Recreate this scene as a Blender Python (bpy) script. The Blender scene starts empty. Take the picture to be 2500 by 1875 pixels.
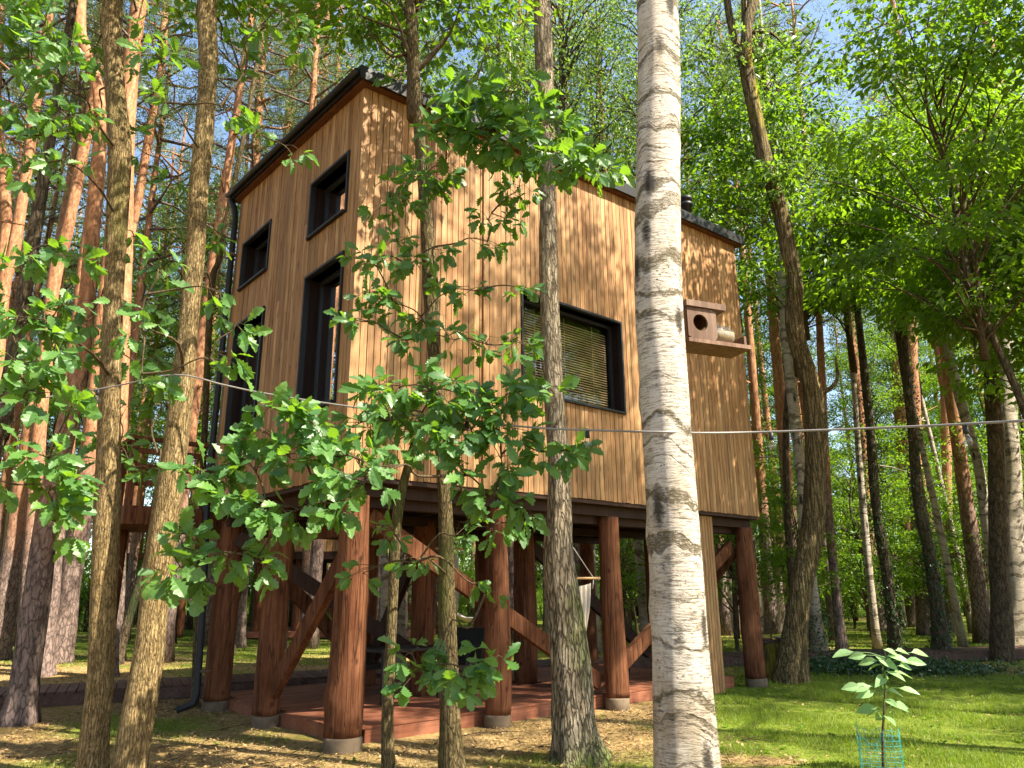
import bpy, math, random
import numpy as np
from mathutils import Vector, Matrix

# ------------------------------------------------------------------ camera, sky, sun, exposure
F, PITCH, ROLL, CAMH = 1813.0, 0.272, 0.008, 1.7      # focal length in photo pixels (2500 wide)
scene = bpy.context.scene
COL = scene.collection
_cp, _sp = math.cos(PITCH), math.sin(PITCH)
_c, _s = math.cos(ROLL), math.sin(ROLL)
EX, EU, FWD = Vector((1, 0, 0)), Vector((0, -_sp, _cp)), Vector((0, _cp, _sp))
RIGHT, UP = EX * _c - EU * _s, EX * _s + EU * _c
CAM = Vector((0, 0, CAMH))
cd = bpy.data.cameras.new('camera')
cam = bpy.data.objects.new('camera', cd)
COL.objects.link(cam)
cd.sensor_width = 36.0
cd.lens = F / 2500.0 * 36.0
cd.clip_start, cd.clip_end = 0.05, 600.0
M = Matrix.Identity(4)
for i in range(3):
    M[i][0], M[i][1], M[i][2], M[i][3] = RIGHT[i], UP[i], -FWD[i], CAM[i]
cam.matrix_world = M
scene.camera = cam

SUN_EL, SUN_AZ = math.radians(50), math.radians(118)    # azimuth clockwise from +Y
SDIR = Vector((math.sin(SUN_AZ) * math.cos(SUN_EL), math.cos(SUN_AZ) * math.cos(SUN_EL), math.sin(SUN_EL)))
world = bpy.data.worlds.new('World')
scene.world = world
world.use_nodes = True
wn = world.node_tree
wn.nodes.clear()
wo = wn.nodes.new('ShaderNodeOutputWorld')
wb = wn.nodes.new('ShaderNodeBackground')
sky = wn.nodes.new('ShaderNodeTexSky')
sky.sky_type = 'NISHITA'
sky.sun_disc = False
sky.sun_elevation = SUN_EL
sky.sun_rotation = SUN_AZ
sky.dust_density = 1.5
wb.inputs['Strength'].default_value = 0.105
wn.links.new(sky.outputs[0], wb.inputs['Color'])
wn.links.new(wb.outputs[0], wo.inputs['Surface'])
sl = bpy.data.lights.new('sun', 'SUN')
sl.energy = 5.0
sl.angle = math.radians(0.5)
sl.color = (1.0, 0.91, 0.74)
so = bpy.data.objects.new('sun', sl)
COL.objects.link(so)
so.rotation_euler = SDIR.to_track_quat('Z', 'Y').to_euler()
so.location = (20, -10, 40)
vs = scene.view_settings
vs.view_transform = 'Standard'
vs.look = 'None'
vs.exposure = 1.9
vs.gamma = 1.0
vs.use_curve_mapping = False
scene.cycles.max_bounces = 8
scene.cycles.diffuse_bounces = 4
scene.cycles.transmission_bounces = 6
scene.cycles.transparent_max_bounces = 12
scene.cycles.caustics_reflective = False
scene.cycles.caustics_refractive = False

# ------------------------------------------------------------------ helpers
random.seed(7)
R = np.random.RandomState(11)


def ray(px, py):
    return RIGHT * ((px - 1250) / F) + UP * ((937.5 - py) / F) + FWD


def at(px, py, y):
    d = ray(px, py)
    return CAM + d * (y / d.y)


def G(px, py):
    d = ray(px, py)
    return CAM + d * (-CAMH / d.z)


def fdepth(p):
    return (Vector(p) - CAM).dot(FWD)


def tag(o, label=None, cat=None, group=None, kind=None):
    if label: o['label'] = label
    if cat: o['category'] = cat
    if group: o['group'] = group
    if kind: o['kind'] = kind
    return o


def empty(name, loc=(0, 0, 0), rz=0.0):
    o = bpy.data.objects.new(name, None)
    COL.objects.link(o)
    o.location = loc
    o.rotation_euler = (0, 0, rz)
    o.empty_display_size = 0.2
    return o


def link(name, me, parent=None, loc=None):
    o = bpy.data.objects.new(name, me)
    COL.objects.link(o)
    if parent is not None: o.parent = parent
    if loc is not None: o.location = loc
    return o


class MB:
    """collects vertex/face arrays into one mesh"""
    def __init__(s):
        s.V, s.F, s.T, s.n = [], [], [], 0

    def add(s, V, faces, mat=0, smooth=False, tone=None, moss=None):
        V = np.asarray(V, float)
        for f in faces:
            f = np.asarray(f, np.int64)
            if f.ndim == 1: f = f[None, :]
            if len(f): s.F.append((f + s.n, mat, smooth))
        s.V.append(V)
        if tone is None: tone = np.full(len(V), 0.5)
        s.T.append(np.asarray(tone, float))
        s.n += len(V)
        return s

    def box(s, lo, hi, mat=0):
        x0, y0, z0 = lo; x1, y1, z1 = hi
        V = [(x0, y0, z0), (x1, y0, z0), (x1, y1, z0), (x0, y1, z0), (x0, y0, z1), (x1, y0, z1), (x1, y1, z1), (x0, y1, z1)]
        s.add(V, [np.array([(0, 3, 2, 1), (4, 5, 6, 7), (0, 1, 5, 4), (1, 2, 6, 5), (2, 3, 7, 6), (3, 0, 4, 7)])], mat)
        return s

    def beam(s, a, b, w, h, mat=0, up=(0, 0, 1)):
        a, b = Vector(a), Vector(b)
        d = (b - a).normalized()
        u = Vector(up)
        if abs(d.dot(u)) > 0.95: u = Vector((1, 0, 0))
        r = d.cross(u).normalized(); u = r.cross(d)
        V = []
        for p in (a, b):
            for sx, sz in ((-1, -1), (1, -1), (1, 1), (-1, 1)):
                V.append(tuple(p + r * (w / 2 * sx) + u * (h / 2 * sz)))
        s.add(V, [np.array([(0, 1, 2, 3), (7, 6, 5, 4), (0, 4, 5, 1), (1, 5, 6, 2), (2, 6, 7, 3), (3, 7, 4, 0)])], mat)
        return s

    def tube(s, P, rad, seg=8, mat=0, lump=None, cap=True, tone=None):
        P = np.asarray([tuple(p) for p in P], float)
        n = len(P)
        rad = np.broadcast_to(np.asarray(rad, float), (n,))
        T = np.gradient(P, axis=0)
        T /= np.linalg.norm(T, axis=1)[:, None] + 1e-12
        ref = np.array([1.0, 0.13, 0.0]) if abs(T[:, 2]).mean() > 0.6 else np.array([0, 0.1, 1.0])
        U = ref - T * (T @ ref)[:, None]
        U /= np.linalg.norm(U, axis=1)[:, None] + 1e-12
        B = np.cross(T, U)
        th = np.arange(seg) / seg * 2 * np.pi
        rr = np.repeat(rad[:, None], seg, 1)
        if lump is not None: rr = rr * lump(th[None, :], np.arange(n)[:, None], P)
        V = P[:, None, :] + rr[..., None] * (np.cos(th)[None, :, None] * U[:, None, :] + np.sin(th)[None, :, None] * B[:, None, :])
        V = V.reshape(-1, 3)
        i = np.arange(n - 1)[:, None] * seg; j = np.arange(seg)[None, :]; j2 = (j + 1) % seg
        Q = np.stack([i + j, i + j2, i + seg + j2, i + seg + j], -1).reshape(-1, 4)
        fs = [Q]
        if cap:
            fs += [np.arange(seg)[::-1][None, :], (np.arange(seg) + (n - 1) * seg)[None, :]]
        s.add(V, fs, mat, True, tone)
        return s

    def lathe(s, prof, seg=24, mat=0, org=(0, 0, 0)):
        P = np.array(prof, float); th = np.arange(seg) / seg * 2 * np.pi
        V = np.stack([P[:, None, 0] * np.cos(th), P[:, None, 0] * np.sin(th), np.repeat(P[:, 1:2], seg, 1)], -1).reshape(-1, 3) + np.array(org)
        n = len(P)
        i = np.arange(n - 1)[:, None] * seg; j = np.arange(seg)[None, :]; j2 = (j + 1) % seg
        s.add(V, [np.stack([i + j, i + j2, i + seg + j2, i + seg + j], -1).reshape(-1, 4)], mat, True)
        return s

    def mesh(s, name, mats):
        me = bpy.data.meshes.new(name)
        V = np.concatenate(s.V)
        me.vertices.add(len(V))
        me.vertices.foreach_set('co', V.ravel())
        nl = sum(f.size for f, _, _ in s.F); nf = sum(len(f) for f, _, _ in s.F)
        me.loops.add(nl); me.polygons.add(nf)
        me.loops.foreach_set('vertex_index', np.concatenate([f.ravel() for f, _, _ in s.F]))
        tot = np.concatenate([np.full(len(f), f.shape[1]) for f, _, _ in s.F])
        st = np.concatenate([[0], np.cumsum(tot)[:-1]])
        me.polygons.foreach_set('loop_start', st)
        try: me.polygons.foreach_set('loop_total', tot)
        except Exception: pass
        me.polygons.foreach_set('material_index', np.concatenate([np.full(len(f), m) for f, m, _ in s.F]))
        me.polygons.foreach_set('use_smooth', np.concatenate([np.full(len(f), sm) for f, _, sm in s.F]))
        at_ = me.attributes.new('tone', 'FLOAT', 'POINT')
        at_.data.foreach_set('value', np.concatenate(s.T))
        for m in (mats if isinstance(mats, (list, tuple)) else [mats]): me.materials.append(m)
        me.update(calc_edges=True)
        return me

    def build(s, name, mats, parent=None, loc=None):
        return link(name, s.mesh(name, mats), parent, loc)


def catmull(P, n):
    P = np.asarray([tuple(p) for p in P], float)
    Q = np.vstack([2 * P[0] - P[1], P, 2 * P[-1] - P[-2]])
    m = len(P) - 1
    t = np.linspace(0, m - 1e-6, n); k = t.astype(int); u = (t - k)[:, None]
    a, b, c, d = Q[k], Q[k + 1], Q[k + 2], Q[k + 3]
    return 0.5 * (2 * b + (c - a) * u + (2 * a - 5 * b + 4 * c - d) * u ** 2 + (3 * b - a - 3 * c + d) * u ** 3)


def lin(P, n):
    P = np.asarray([tuple(p) if hasattr(p, '__len__') else (p,) for p in P], float)
    t = np.linspace(0, len(P) - 1, n)
    return np.stack([np.interp(t, np.arange(len(P)), P[:, i]) for i in range(P.shape[1])], 1)


def unit(v):
    return v / (np.linalg.norm(v, axis=-1, keepdims=True) + 1e-12)


def sines(seed, n=7, lo=0.5, hi=3.0):
    r = np.random.RandomState(seed)
    k = r.uniform(lo, hi, n); a = r.uniform(0, 2 * np.pi, n); ph = r.uniform(0, 2 * np.pi, n)
    def f(x, y):
        return sum(np.sin((x * np.cos(a[i]) + y * np.sin(a[i])) * k[i] + ph[i]) for i in range(n)) / n * 1.6
    return f


# ---- leaves
def leaf_template(prof, fold=0.25, bend=0.15):
    p = np.array(prof, float)
    x = p[:, 0]; w = p[:, 1]
    mid = np.stack([x, 0 * x, -bend * x * x], 1)
    Lf = np.stack([x, w, fold * w - bend * x * x], 1)
    Rt = np.stack([x, -w, fold * w - bend * x * x], 1)
    V = np.vstack([mid, Lf, Rt]); n = len(p)
    i = np.arange(n - 1)
    Fq = np.vstack([np.stack([i, i + 1, n + i + 1, n + i], 1), np.stack([i, 2 * n + i, 2 * n + i + 1, i + 1], 1)])
    return V, Fq


OAK = leaf_template([(0, .012), (.14, .02), (.24, .10), (.31, .085), (.40, .19), (.48, .13), (.58, .26), (.67, .17), (.77, .25), (.86, .15), (.94, .12), (1, .0)], .18, .18)
_OAKP = [(0, .012), (.14, .02), (.24, .10), (.31, .085), (.40, .19), (.48, .13), (.58, .26), (.67, .17), (.77, .25), (.86, .15), (.94, .12), (1, .0)]
OAKV = [leaf_template([(x, w * k) for x, w in _OAKP], f, b) for k, f, b in ((1, .18, .18), (0.85, .45, .4), (1.1, .05, -.08), (0.95, .3, .6), (1.05, .6, .1))]
OVATE = leaf_template([(0, .01), (.10, .06), (.28, .20), (.5, .24), (.75, .15), (1, 0)], .3, .2)
MAPLE = leaf_template([(0, .01), (.12, .02), (.16, .26), (.30, .22), (.40, .46), (.52, .22), (.66, .30), (.76, .12), (1, 0)], .12, .15)
SMALL = (np.array([(0, 0, 0), (.45, .27, .06), (1, 0, -.1), (.45, -.27, .06)], float), np.array([(0, 3, 2), (0, 2, 1)]))


def bake_leaves(mb, P, D, N, size, tpl, mat=0, tone=None):
    """leaf copies at points P, tips along D, upper side along N"""
    P = np.asarray(P, float); D = unit(np.asarray(D, float)); N = np.asarray(N, float)
    N = unit(N - D * (N * D).sum(1, keepdims=True)); B = np.cross(N, D)
    size = np.broadcast_to(np.asarray(size, float), (len(P),))
    tv, tf = tpl
    V = P[:, None] + size[:, None, None] * (tv[None, :, 0:1] * D[:, None] + tv[None, :, 1:2] * B[:, None] + tv[None, :, 2:3] * N[:, None])
    k = len(tv)
    Fa = (tf[None] + (np.arange(len(P)) * k)[:, None, None]).reshape(-1, tf.shape[1])
    if tone is None: tone = R.rand(len(P))
    mb.add(V.reshape(-1, 3), [Fa], mat, False, np.repeat(tone, k))


# ------------------------------------------------------------------ materials
class NT:
    def __init__(s, name):
        s.m = bpy.data.materials.new(name)
        s.m.use_nodes = True
        s.t = s.m.node_tree
        s.t.nodes.clear()
        s.out = s.t.nodes.new('ShaderNodeOutputMaterial')

    def n(s, typ, **kw):
        nd = s.t.nodes.new('ShaderNode' + typ)
        for k, v in kw.items():
            if k.startswith('i_'):
                nd.inputs[k[2:].replace('_', ' ')].default_value = v
            else:
                setattr(nd, k, v)
        return nd

    def l(s, a, b):
        s.t.links.new(a, b)

    def coord(s, scale, off_random=False, kind='Object'):
        tc = s.n('TexCoord'); mp = s.n('Mapping')
        mp.inputs['Scale'].default_value = scale
        src = tc.outputs[kind]
        if off_random:
            oi = s.n('ObjectInfo'); mu = s.n('VectorMath', operation='SCALE')
            cx = s.n('CombineXYZ'); s.l(oi.outputs['Random'], cx.inputs[0]); s.l(oi.outputs['Random'], cx.inputs[1]); s.l(oi.outputs['Random'], cx.inputs[2])
            s.l(cx.outputs[0], mu.inputs[0]); mu.inputs['Scale'].default_value = 37.0
            ad = s.n('VectorMath', operation='ADD'); s.l(src, ad.inputs[0]); s.l(mu.outputs[0], ad.inputs[1]); src = ad.outputs[0]
        s.l(src, mp.inputs[0])
        return mp.outputs[0]

    def noise(s, vec, scale=5.0, detail=4.0, rough=0.6, dist=0.0):
        nd = s.n('TexNoise'); nd.inputs['Scale'].default_value = scale; nd.inputs['Detail'].default_value = detail
        nd.inputs['Roughness'].default_value = rough; nd.inputs['Distortion'].default_value = dist
        s.l(vec, nd.inputs['Vector'])
        return nd.outputs['Fac']

    def plates(s, scale, dist=0.35, w=0.16):
        v = s.coord(scale, True)
        nz = s.n('TexNoise'); nz.inputs['Scale'].default_value = 1.3; nz.inputs['Detail'].default_value = 4; s.l(v, nz.inputs['Vector'])
        sc = s.n('VectorMath', operation='SCALE'); s.l(nz.outputs['Color'], sc.inputs[0]); sc.inputs['Scale'].default_value = dist * 3
        ad = s.n('VectorMath', operation='ADD'); s.l(v, ad.inputs[0]); s.l(sc.outputs[0], ad.inputs[1])
        vo = s.n('TexVoronoi', feature='DISTANCE_TO_EDGE'); vo.inputs['Scale'].default_value = 1.0; s.l(ad.outputs[0], vo.inputs['Vector'])
        return s.ramp(vo.outputs['Distance'], [(0.0, (0, 0, 0)), (w, (1, 1, 1))])

    def ramp(s, fac, stops):
        nd = s.n('ValToRGB'); e = nd.color_ramp.elements
        while len(e) < len(stops): e.new(0.5)
        for el, (p, c) in zip(e, stops):
            el.position = p; el.color = (*c, 1) if len(c) == 3 else c
        s.l(fac, nd.inputs[0])
        return nd.outputs[0]

    def mix(s, fac, a, b, blend='MIX'):
        nd = s.n('MixRGB', blend_type=blend)
        for v, i in ((fac, 0), (a, 1), (b, 2)):
            if hasattr(v, 'links'): s.l(v, nd.inputs[i])
            elif isinstance(v, (int, float)): nd.inputs[i].default_value = v if i == 0 else (v, v, v, 1)
            else: nd.inputs[i].default_value = (*v, 1)
        return nd.outputs[0]

    def math(s, op, a, b=0.0, clamp=False):
        nd = s.n('Math', operation=op, use_clamp=clamp)
        for v, i in ((a, 0), (b, 1)):
            if hasattr(v, 'links'): s.l(v, nd.inputs[i])
            else: nd.inputs[i].default_value = v
        return nd.outputs[0]

    def pbr(s, col, rough=0.7, bump=None, bstr=0.4, bdist=0.02, spec=0.3, metal=0.0, out=True):
        p = s.n('BsdfPrincipled')
        if hasattr(col, 'links'): s.l(col, p.inputs['Base Color'])
        else: p.inputs['Base Color'].default_value = (*col, 1)
        if hasattr(rough, 'links'): s.l(rough, p.inputs['Roughness'])
        else: p.inputs['Roughness'].default_value = rough
        p.inputs['Specular IOR Level'].default_value = spec
        p.inputs['Metallic'].default_value = metal
        if bump is not None:
            b = s.n('Bump'); b.inputs['Strength'].default_value = bstr; b.inputs['Distance'].default_value = bdist
            s.l(bump, b.inputs['Height']); s.l(b.outputs[0], p.inputs['Normal'])
        if out: s.l(p.outputs[0], s.out.inputs[0])
        return p


def wood(name, stops, grain=(26, 26, 1.6), rough=0.65, knots=True, rand=0.35, spec=0.25):
    t = NT(name)
    v = t.coord(grain, True)
    g = t.noise(v, 1.0, 6, 0.65, 0.6)
    c = t.ramp(g, stops)
    v2 = t.coord((2.5, 2.5, 0.5), True)
    big = t.noise(v2, 1.0, 5, 0.62)
    c = t.mix(t.ramp(big, [(0.36, (0, 0, 0)), (0.64, (1, 1, 1))]), c, t.mix(1.0, c, (0.66, 0.55, 0.47), 'MULTIPLY'))
    if knots:
        v3 = t.coord((9, 9, 2.2), True)
        vo = t.n('TexVoronoi'); vo.inputs['Scale'].default_value = 1.0; t.l(v3, vo.inputs['Vector'])
        k = t.ramp(vo.outputs['Distance'], [(0.07, (1, 1, 1)), (0.20, (0, 0, 0))])
        c = t.mix(t.math('MULTIPLY', k, 0.7), c, tuple(x * 0.35 for x in stops[0][1]))
    oi = t.n('ObjectInfo')
    r = t.math('ADD', t.math('MULTIPLY', oi.outputs['Random'], rand * 2), 1 - rand)
    cc = t.n('CombineXYZ'); [t.l(r, cc.inputs[i]) for i in range(3)]
    c = t.mix(1.0, c, cc.outputs[0], 'MULTIPLY')
    t.pbr(c, rough, g, 0.35, 0.01, spec)
    return t.m


def plain(name, col, rough=0.5, spec=0.4, metal=0.0, nscale=8.0, var=0.25, bs=0.2):
    t = NT(name)
    g = t.noise(t.coord((1, 1, 1), True), nscale, 5, 0.6)
    c = t.mix(g, tuple(x * (1 - var) for x in col), tuple(min(1, x * (1 + var)) for x in col))
    t.pbr(c, rough, g, bs, 0.005, spec, metal)
    return t.m


def leafmat(name, dark, light, trans, tfac=0.4, rough=0.42, obj_var=0.0, spec=0.35):
    t = NT(name)
    a = t.n('Attribute', attribute_name='tone')
    f = a.outputs['Fac']
    if obj_var:
        oi = t.n('ObjectInfo')
        f = t.math('ADD', t.math('MULTIPLY', f, 1 - obj_var), t.math('MULTIPLY', oi.outputs['Random'], obj_var))
    c = t.ramp(f, [(0.0, dark), (0.85, light), (0.97, light), (1.0, (0.30, 0.17, 0.03))])
    p = t.pbr(c, rough, spec=spec, out=False)
    tr = t.n('BsdfTranslucent')
    tc = t.mix(f, tuple(x * 0.7 for x in trans), trans)
    t.l(tc, tr.inputs['Color'])
    mx = t.n('MixShader'); mx.inputs[0].default_value = tfac
    t.l(p.outputs[0], mx.inputs[1]); t.l(tr.outputs[0], mx.inputs[2]); t.l(mx.outputs[0], t.out.inputs[0])
    return t.m


def bark(name, stops, scale=(9, 9, 1.6), bstr=0.8, moss=None, mosspos=(0.55, 0.7), bdist=0.03, fine=True, plate=None, pdark=0.75):
    t = NT(name)
    v = t.coord(scale, True)
    g = t.noise(v, 1.6, 8, 0.7, 0.8)
    c = t.ramp(g, stops)
    if fine:
        f2 = t.noise(t.coord((60, 60, 25), True), 1.0, 4, 0.7)
        c = t.mix(0.85, c, t.ramp(f2, [(0.36, (0.22, 0.2, 0.18)), (0.58, (1.0, 1.0, 1.0))]), 'MULTIPLY')
        g = t.math('ADD', g, t.math('MULTIPLY', f2, 0.35))
    if plate:
        pl_ = t.plates(plate)
        c = t.mix(t.math('MULTIPLY', t.math('SUBTRACT', 1.0, pl_), pdark), c, tuple(x * 0.3 for x in stops[0][1]))
        g = t.math('ADD', g, t.math('MULTIPLY', pl_, 0.8))
    big = t.noise(t.coord((1.6, 1.6, 0.6), True), 1.0, 4, 0.6)
    if moss:
        c = t.mix(t.ramp(big, [(mosspos[0], (0, 0, 0)), (mosspos[1], (1, 1, 1))]), c, moss)
    t.pbr(c, 0.85, g, bstr, bdist, 0.15)
    return t.m


MAT = {}
MAT['clad'] = wood('larch_cladding', [(0.2, (0.14, 0.075, 0.034)), (0.48, (0.375, 0.215, 0.096)), (0.78, (0.56, 0.36, 0.18))], rand=0.2)
def stained():
    t = NT('red_brown_stained_timber')
    g = t.noise(t.coord((18, 18, 1.0), True), 1.0, 6, 0.65, 0.6)
    c = t.ramp(g, [(0.25, (0.08, 0.032, 0.016)), (0.5, (0.165, 0.066, 0.031)), (0.75, (0.25, 0.115, 0.058))])
    big = t.noise(t.coord((4, 4, 1.3), True), 1.0, 5, 0.65)
    c = t.mix(t.ramp(big, [(0.38, (0, 0, 0)), (0.66, (1, 1, 1))]), c, t.mix(1.0, c, (0.5, 0.42, 0.38), 'MULTIPLY'))
    cr = t.plates((11, 11, 0.45), 0.25, 0.035)
    c = t.mix(t.math('MULTIPLY', t.math('SUBTRACT', 1.0, cr), 0.75), c, (0.025, 0.01, 0.006))
    vo = t.n('TexVoronoi'); vo.inputs['Scale'].default_value = 1.0; t.l(t.coord((5, 5, 3.4), True), vo.inputs['Vector'])
    kn = t.ramp(vo.outputs['Distance'], [(0.06, (1, 1, 1)), (0.17, (0, 0, 0))])
    c = t.mix(t.math('MULTIPLY', kn, 0.8), c, (0.035, 0.014, 0.008))
    h = t.math('ADD', t.math('ADD', g, t.math('MULTIPLY', cr, 0.6)), big)
    t.pbr(c, 0.78, h, 0.7, 0.025, 0.12)
    return t.m


MAT['stain'] = stained()
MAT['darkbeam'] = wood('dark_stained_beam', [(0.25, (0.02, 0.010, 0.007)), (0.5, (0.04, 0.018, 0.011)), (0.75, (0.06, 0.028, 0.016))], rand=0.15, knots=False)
MAT['deck'] = wood('deck_board_brown', [(0.25, (0.16, 0.06, 0.032)), (0.5, (0.25, 0.098, 0.055)), (0.75, (0.33, 0.145, 0.085))], grain=(1.6, 26, 26), rand=0.15, knots=False)
MAT['walk'] = wood('boardwalk_dark', [(0.25, (0.05, 0.028, 0.022)), (0.5, (0.09, 0.052, 0.042)), (0.75, (0.15, 0.09, 0.072))], grain=(26, 1.6, 26), rand=0.25, knots=False)
MAT['feeder'] = wood('weathered_brown_board', [(0.25, (0.085, 0.05, 0.034)), (0.5, (0.17, 0.105, 0.07)), (0.75, (0.27, 0.18, 0.125))], rand=0.15, knots=False)
MAT['pale'] = wood('pale_weathered_board', [(0.25, (0.25, 0.2, 0.16)), (0.5, (0.4, 0.33, 0.27)), (0.75, (0.5, 0.42, 0.35))], rand=0.2, knots=False)
MAT['black'] = plain('black_metal', (0.012, 0.0125, 0.014), 0.5, 0.3, nscale=3, var=0.1, bs=0.0)
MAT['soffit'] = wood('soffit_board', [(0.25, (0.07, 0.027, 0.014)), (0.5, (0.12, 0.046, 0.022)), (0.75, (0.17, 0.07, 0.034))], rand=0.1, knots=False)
MAT['roof'] = plain('roof_felt_dark', (0.02, 0.02, 0.022), 0.8, 0.2, bs=0.03)
MAT['inside'] = plain('room_interior', (0.05, 0.04, 0.03), 0.9, 0.1)
MAT['concrete'] = plain('concrete', (0.135, 0.10, 0.068), 0.95, 0.1, nscale=9, var=0.6)
MAT['rattan'] = plain('black_rattan', (0.014, 0.013, 0.013), 0.55, 0.4, nscale=60)
MAT['cloth'] = plain('cream_cotton', (0.50, 0.43, 0.34), 0.9, 0.1, nscale=40)
MAT['pole'] = plain('pale_dowel', (0.46, 0.27, 0.12), 0.6, 0.3)
MAT['slat'] = plain('bamboo_slat', (0.30, 0.19, 0.09), 0.6, 0.3)
MAT['rope'] = plain('rope', (0.45, 0.42, 0.38), 0.9, 0.1)
MAT['cable'] = plain('cable_sheath', (0.20, 0.185, 0.175), 0.5, 0.4)
MAT['turq'] = plain('turquoise_plastic', (0.01, 0.30, 0.32), 0.4, 0.4)
MAT['seed'] = plain('seed_and_husk', (0.27, 0.2, 0.12), 0.9, 0.1, nscale=50, var=0.5)


def glassmat(name, refl, tint=(0.75, 0.8, 0.8)):
    t = NT(name)
    tr = t.n('BsdfTransparent'); tr.inputs[0].default_value = (*tint, 1)
    gl = t.n('BsdfGlossy'); gl.inputs['Roughness'].default_value = 0.012; gl.inputs[0].default_value = (0.95, 0.97, 1, 1)
    fr = t.n('Fresnel'); ge = t.n('NewGeometry')
    t.l(t.math('ADD', 1.5, t.math('MULTIPLY', ge.outputs['Backfacing'], 1 / 1.5 - 1.5)), fr.inputs['IOR'])
    f = t.math('ADD', fr.outputs[0], refl, True)
    mx = t.n('MixShader'); t.l(f, mx.inputs[0]); t.l(tr.outputs[0], mx.inputs[1]); t.l(gl.outputs[0], mx.inputs[2])
    t.l(mx.outputs[0], t.out.inputs[0])
    return t.m


MAT['glass_left'] = glassmat('coated_glass', 0.75, (0.3, 0.33, 0.33))
MAT['glass'] = glassmat('window_glass', 0.0, (0.9, 0.93, 0.92))
MAT['jarglass'] = glassmat('jar_glass', 0.04, (0.93, 0.95, 0.94))
MAT['oakleaf'] = leafmat('oak_leaf', (0.032, 0.10, 0.03), (0.11, 0.225, 0.048), (0.29, 0.54, 0.025), 0.40, 0.42, 0.6, 0.4)
MAT['leaf'] = leafmat('broad_leaf', (0.028, 0.075, 0.008), (0.11, 0.205, 0.014), (0.30, 0.52, 0.015), 0.45, 0.45)
MAT['birchleaf'] = leafmat('birch_leaf', (0.03, 0.085, 0.015), (0.13, 0.22, 0.03), (0.30, 0.48, 0.04), 0.45, 0.45)
MAT['needle'] = leafmat('pine_needle', (0.045, 0.085, 0.03), (0.15, 0.20, 0.06), (0.22, 0.30, 0.07), 0.3, 0.5)
MAT['ivyleaf'] = leafmat('ivy_leaf', (0.012, 0.04, 0.012), (0.035, 0.085, 0.022), (0.05, 0.12, 0.02), 0.15, 0.35)
MAT['saplingleaf'] = leafmat('sapling_leaf', (0.20, 0.34, 0.14), (0.28, 0.44, 0.19), (0.36, 0.6, 0.16), 0.4, 0.4)
MAT['grass'] = leafmat('grass_blade', (0.07, 0.125, 0.010), (0.20, 0.27, 0.03), (0.32, 0.44, 0.03), 0.4, 0.5)
MAT['litter'] = leafmat('dead_leaf', (0.14, 0.085, 0.04), (0.46, 0.32, 0.15), (0.3, 0.16, 0.06), 0.2, 0.7)
MAT['oakbark'] = bark('oak_bark', [(0.26, (0.11, 0.075, 0.03)), (0.48, (0.28, 0.195, 0.085)), (0.7, (0.43, 0.32, 0.16))], (13, 13, 2.2), 0.8, (0.12, 0.12, 0.03), (0.62, 0.8), plate=(38, 38, 6), pdark=0.4)
MAT['youngbark'] = bark('young_oak_bark', [(0.28, (0.06, 0.045, 0.024)), (0.5, (0.16, 0.12, 0.055)), (0.72, (0.27, 0.21, 0.10))], (20, 20, 4), 0.7, (0.07, 0.09, 0.02), (0.55, 0.75), plate=(30, 30, 6), pdark=0.6)
MAT['robiniabark'] = bark('furrowed_bark', [(0.3, (0.08, 0.055, 0.025)), (0.5, (0.24, 0.175, 0.08)), (0.7, (0.38, 0.29, 0.15))], (9, 9, 0.9), 1.0, (0.33, 0.26, 0.03), (0.58, 0.70), 0.05, plate=(18, 18, 1.6), pdark=0.6)
MAT['darkbark'] = bark('dark_forest_bark', [(0.3, (0.06, 0.045, 0.028)), (0.5, (0.14, 0.105, 0.066)), (0.7, (0.23, 0.18, 0.12))], (10, 10, 2), 0.7, (0.04, 0.06, 0.02), (0.55, 0.75), plate=(14, 14, 3), pdark=0.7)
MAT['twig'] = bark('twig_bark', [(0.3, (0.05, 0.035, 0.02)), (0.7, (0.14, 0.10, 0.055))], (20, 20, 6), 0.4)


def pinebark():
    t = NT('pine_bark')
    v = t.coord((8, 8, 2.2), True)
    g = t.noise(v, 1.8, 8, 0.68, 0.6)
    lowc = t.ramp(g, [(0.3, (0.06, 0.042, 0.035)), (0.5, (0.19, 0.135, 0.115)), (0.72, (0.31, 0.23, 0.20))])
    hic = t.ramp(g, [(0.3, (0.13, 0.06, 0.032)), (0.48, (0.36, 0.17, 0.085)), (0.75, (0.55, 0.31, 0.17))])
    pl_ = t.plates((12, 12, 4.5), 0.4, 0.14)
    lowc = t.mix(t.math('MULTIPLY', t.math('SUBTRACT', 1.0, pl_), 0.8), lowc, (0.025, 0.018, 0.015))
    hic = t.mix(t.math('MULTIPLY', t.math('SUBTRACT', 1.0, pl_), 0.4), hic, (0.10, 0.04, 0.02))
    tc = t.n('TexCoord'); sx = t.n('SeparateXYZ'); t.l(tc.outputs['Object'], sx.inputs[0])
    big = t.noise(t.coord((1.2, 1.2, 0.4), True), 1.0, 4, 0.6)
    h = t.math('ADD', sx.outputs[2], t.math('MULTIPLY', t.math('SUBTRACT', big, 0.5), 5.0))
    f = t.math('DIVIDE', t.math('SUBTRACT', h, 2.6), 3.0, True)
    t.pbr(t.mix(f, lowc, hic), 0.85, g, 0.8, 0.03, 0.15)
    return t.m


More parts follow.
